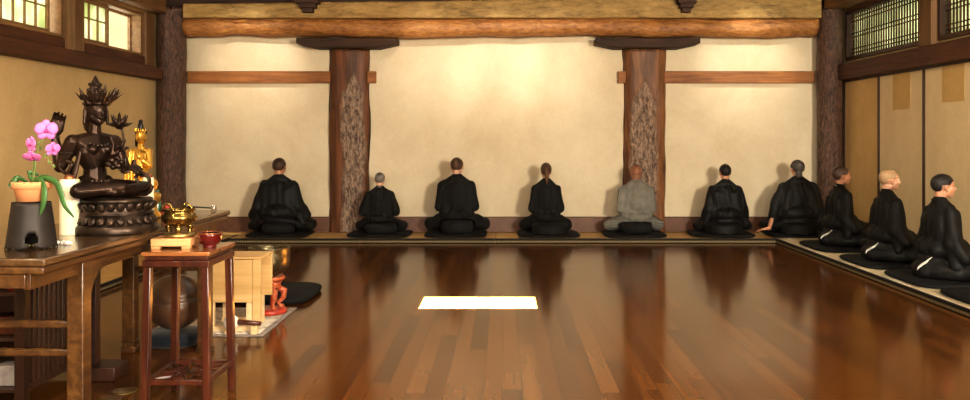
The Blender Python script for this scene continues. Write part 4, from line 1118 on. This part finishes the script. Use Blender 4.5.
# wooden fish drum on its cushion
DX, DY = -2.08, 5.388
b = MB(); rounded_slab(b, .168, .160, 0, .075, 3.0, .01); o = b.build('drum_cushion', 'blue_cushion'); o.location = (DX, DY, .002); tag(o, 'thick dark blue cushion on the floor under the round wooden drum', 'cushion')
t = thing('wooden_drum', 'large round brown wooden drum with a slit on a blue cushion', 'drum', (DX, DY, .092))
b = MB(); b.ell((0,0,.172),(.180,.172,.172),None,5)
def slit(co, n):
    d = abs(co.z-.200-.012*math.sin(co.x*9)); 
    if d < .012 and co.y < .06: return co - n*.016*(1-d/.012)
    return co
b.build('drum_body', 'drum_wood', t, disp=slit)
MB().tube([(.02,.16,.16),(.02,.20,.19),(-.02,.20,.19),(-.02,.16,.16)], .012, 8).build('carved_handle', 'drum_wood', t)
# mat and its things
t = thing('patterned_mat', 'pale patterned floor mat with grey border beneath the yellow wooden bench', 'mat', (-1.97, 6.02, 0))
MB().box((-.40,-.46,.001),(.40,.46,.008)).build('mat_border', 'mat_border', t, .002)
MB().box((-.36,-.42,.006),(.36,.42,.0095)).build('mat_field', 'mat_fabric', t)
zabuton(-1.94, 6.98, .001, .41, .40, .055, 'large black square cushion on the floor behind the gong stand', sup=5, grp='loose cushions on the floor')
# low yellow bench (reading desk seen from its end)
t = thing('reading_desk', 'low unfinished yellow wooden reading desk on the patterned mat', 'desk', (-1.80, 5.83, .0105))
b = MB().box((-.17,-.150,.190),(.125,-.130,.475)); b.build('front_panel', 'yellow_wood', t, .003)
b = MB().box((.126,-.155,.08),(.18,-.125,.478)); b.build('end_board', 'yellow_wood', t, .003)
b = MB().box((-.17,.13,.190),(.18,.15,.478)); b.build('rear_panel', 'yellow_wood', t, .003)
b = MB().box((-.175,-.155,.479),(.185,.155,.494)); b.build('desktop', 'yellow_wood', t, .003)
for y_ in (-.14,.14): MB().box((.085,y_-.016,0.03),(.123,y_+.016,.190)).build('leg', 'pale_wood', t, .003); MB().box((-.165,y_-.016,0.03),(-.13,y_+.016,.190)).build('leg', 'pale_wood', t, .003)
for y_ in (-.14,.14): MB().box((-.17,y_-.02,0),(.125,y_+.02,.032)).build('foot_rail', 'pale_wood', t, .003)
# mallet
t = thing('drum_mallet', 'mallet with white padded ball head and red-brown stick lying before the desk', 'mallet', (-1.775, 5.60, .011))
MB().ell((-.015,0,.075),(.050,.047,.050),None,4).build('ball_head', 'white_ball', t)
MB().tube([(.03,.0,.075),(.10,.0,.072),(.18,.0,.068)], [.020,.017,.013], 14).build('stick', 'red_lacquer_wood', t)
MB().box((-.05,-.03,0),(.0,.03,.026)).box((.12,-.03,0),(.16,.03,.052)).build('rest_block', 'pale_wood', t, .003)
# gong bowl on carved stand
gx_, gy_ = at(269.5,0,6.28).x, 6.28
t = thing('gong_stand', 'ornate carved red lacquer stand with curved legs under the bronze bowl gong', 'stand', (gx_, gy_, .0105))
MB().lathe([(.001,.235),(.085,.235),(.105,.245),(.115,.262),(.105,.275),(.080,.268),(.001,.262)], seg=40, fn=lambda a, z: 1+.04*math.cos(a*8)).build('ring_top', 'red_gilt', t)
MB().lathe([(.001,.175),(.06,.175),(.085,.195),(.078,.215),(.09,.234),(.001,.234)], seg=40, fn=lambda a, z: 1+.05*math.cos(a*10)).build('carved_drum', 'red_gilt', t)
MB().lathe([(.001,0),(.125,0),(.128,.02),(.115,.034),(.09,.038),(.001,.038)], seg=40).build('base', 'red_lacquer', t)
for k in range(5):
    a = 2*PI*k/5+.3; d = V(math.cos(a),math.sin(a),0)
    MB().tube([d*.055+V(0,0,.185), d*.105+V(0,0,.160), d*.100+V(0,0,.110), d*.062+V(0,0,.070), d*.085+V(0,0,.045), d*.105+V(0,0,.040)], [.022,.026,.020,.016,.020,.014], 12).build('leg', 'red_lacquer' if k % 2 else 'red_gilt', t)
t = thing('bowl_gong', 'deep hammered bronze bowl gong on the red carved stand', 'bowl', (gx_, gy_, .283))
MB().lathe([(.001,0),(.06,.004),(.105,.022),(.135,.06),(.148,.11),(.150,.160),(.148,.196),(.154,.206),(.152,.212),(.142,.212),(.140,.195),(.142,.12),(.12,.06),(.08,.03),(.001,.02)], seg=64).build('bowl_shell', 'bowl_bronze', t)

# ------------------------------------------------------------------ light
def area(name, loc, target, size, power, col, sy=None):
    l = bpy.data.lights.new(name, 'AREA'); l.energy = power; l.color = col; l.size = size
    if sy: l.shape = 'RECTANGLE'; l.size_y = sy
    o = bpy.data.objects.new(name, l); COL.objects.link(o); o.location = loc
    o.rotation_euler = (Vector(target)-Vector(loc)).to_track_quat('-Z','Y').to_euler(); return o
def spot(name, loc, target, power, col, ang=60, blend=.9, r=.06):
    l = bpy.data.lights.new(name, 'SPOT'); l.energy = power; l.color = col; l.spot_size = math.radians(ang); l.spot_blend = blend; l.shadow_soft_size = r
    o = bpy.data.objects.new(name, l); COL.objects.link(o); o.location = loc
    o.rotation_euler = (Vector(target)-Vector(loc)).to_track_quat('-Z','Y').to_euler(); return o
WARM = (1.0,.80,.52)
area('key_light', (4.0,-1.5,2.3), (0,11,1.1), 1.3, 950, (1,.91,.74))
area('ceiling_fill', (0,4.5,3.15), (0,4.5,0), 6, 80, (1,.86,.64), 7)
spot('floor_spot', (-.6,3.6,3.2), (-.4,5.0,0), 190, (1,.86,.62), 78, 1.0, .3)
area('front_fill', (-.5,-2.4,2.4), (-.5,8,1.0), 4, 420, (1,.92,.76), 1.6)
for x, p in ((-3.3,120),(-.95,75),(-.12,100),(.65,80),(3.25,120)):
    spot('wall_wash_spot', (x,9.45,3.2), (x,11.36,2.25), p, (1,.93,.80), 44, 1.0)
spot('altar_spot', (-2.6,2.2,3.1), (-1.95,4.2,.95), 150, (1,.85,.6), 55, .9, .1)
spot('altar_wall_spot', (-3.2,4.6,3.15), (-4.5,5.6,1.6), 130, (1,.85,.55), 90, 1.0, .1)
spot('right_row_spot', (2.0,6.6,3.15), (4.2,8.6,.7), 150, (1,.86,.62), 80, 1.0, .2)
sun = bpy.data.lights.new('sun', 'SUN'); sun.energy = 950; sun.angle = .004; sun.color = (.82,.92,1)
so = bpy.data.objects.new('sun', sun); COL.objects.link(so); so.rotation_euler = (0,0,0)
w = bpy.data.worlds.new('World'); S.world = w; w.use_nodes = True
bg = w.node_tree.nodes['Background']; bg.inputs[0].default_value = (.88,.95,.88,1); bg.inputs[1].default_value = 6.5

cam = bpy.data.cameras.new('camera'); co = bpy.data.objects.new('camera', cam); COL.objects.link(co)
co.location = (0,0,H); co.rotation_euler = (PI/2,0,0); cam.sensor_width = 36; cam.lens = F/970*36
cam.shift_x = -(CX-485)/970; cam.shift_y = -(200-CY)/970; cam.clip_start = .05
S.camera = co
S.view_settings.view_transform = 'Standard'; S.view_settings.look = 'None'; S.view_settings.exposure = .12; S.view_settings.gamma = .88
S.cycles.max_bounces = 8; S.cycles.diffuse_bounces = 4; S.cycles.glossy_bounces = 4; S.cycles.sample_clamp_indirect = 6
S.cycles.use_denoising = True
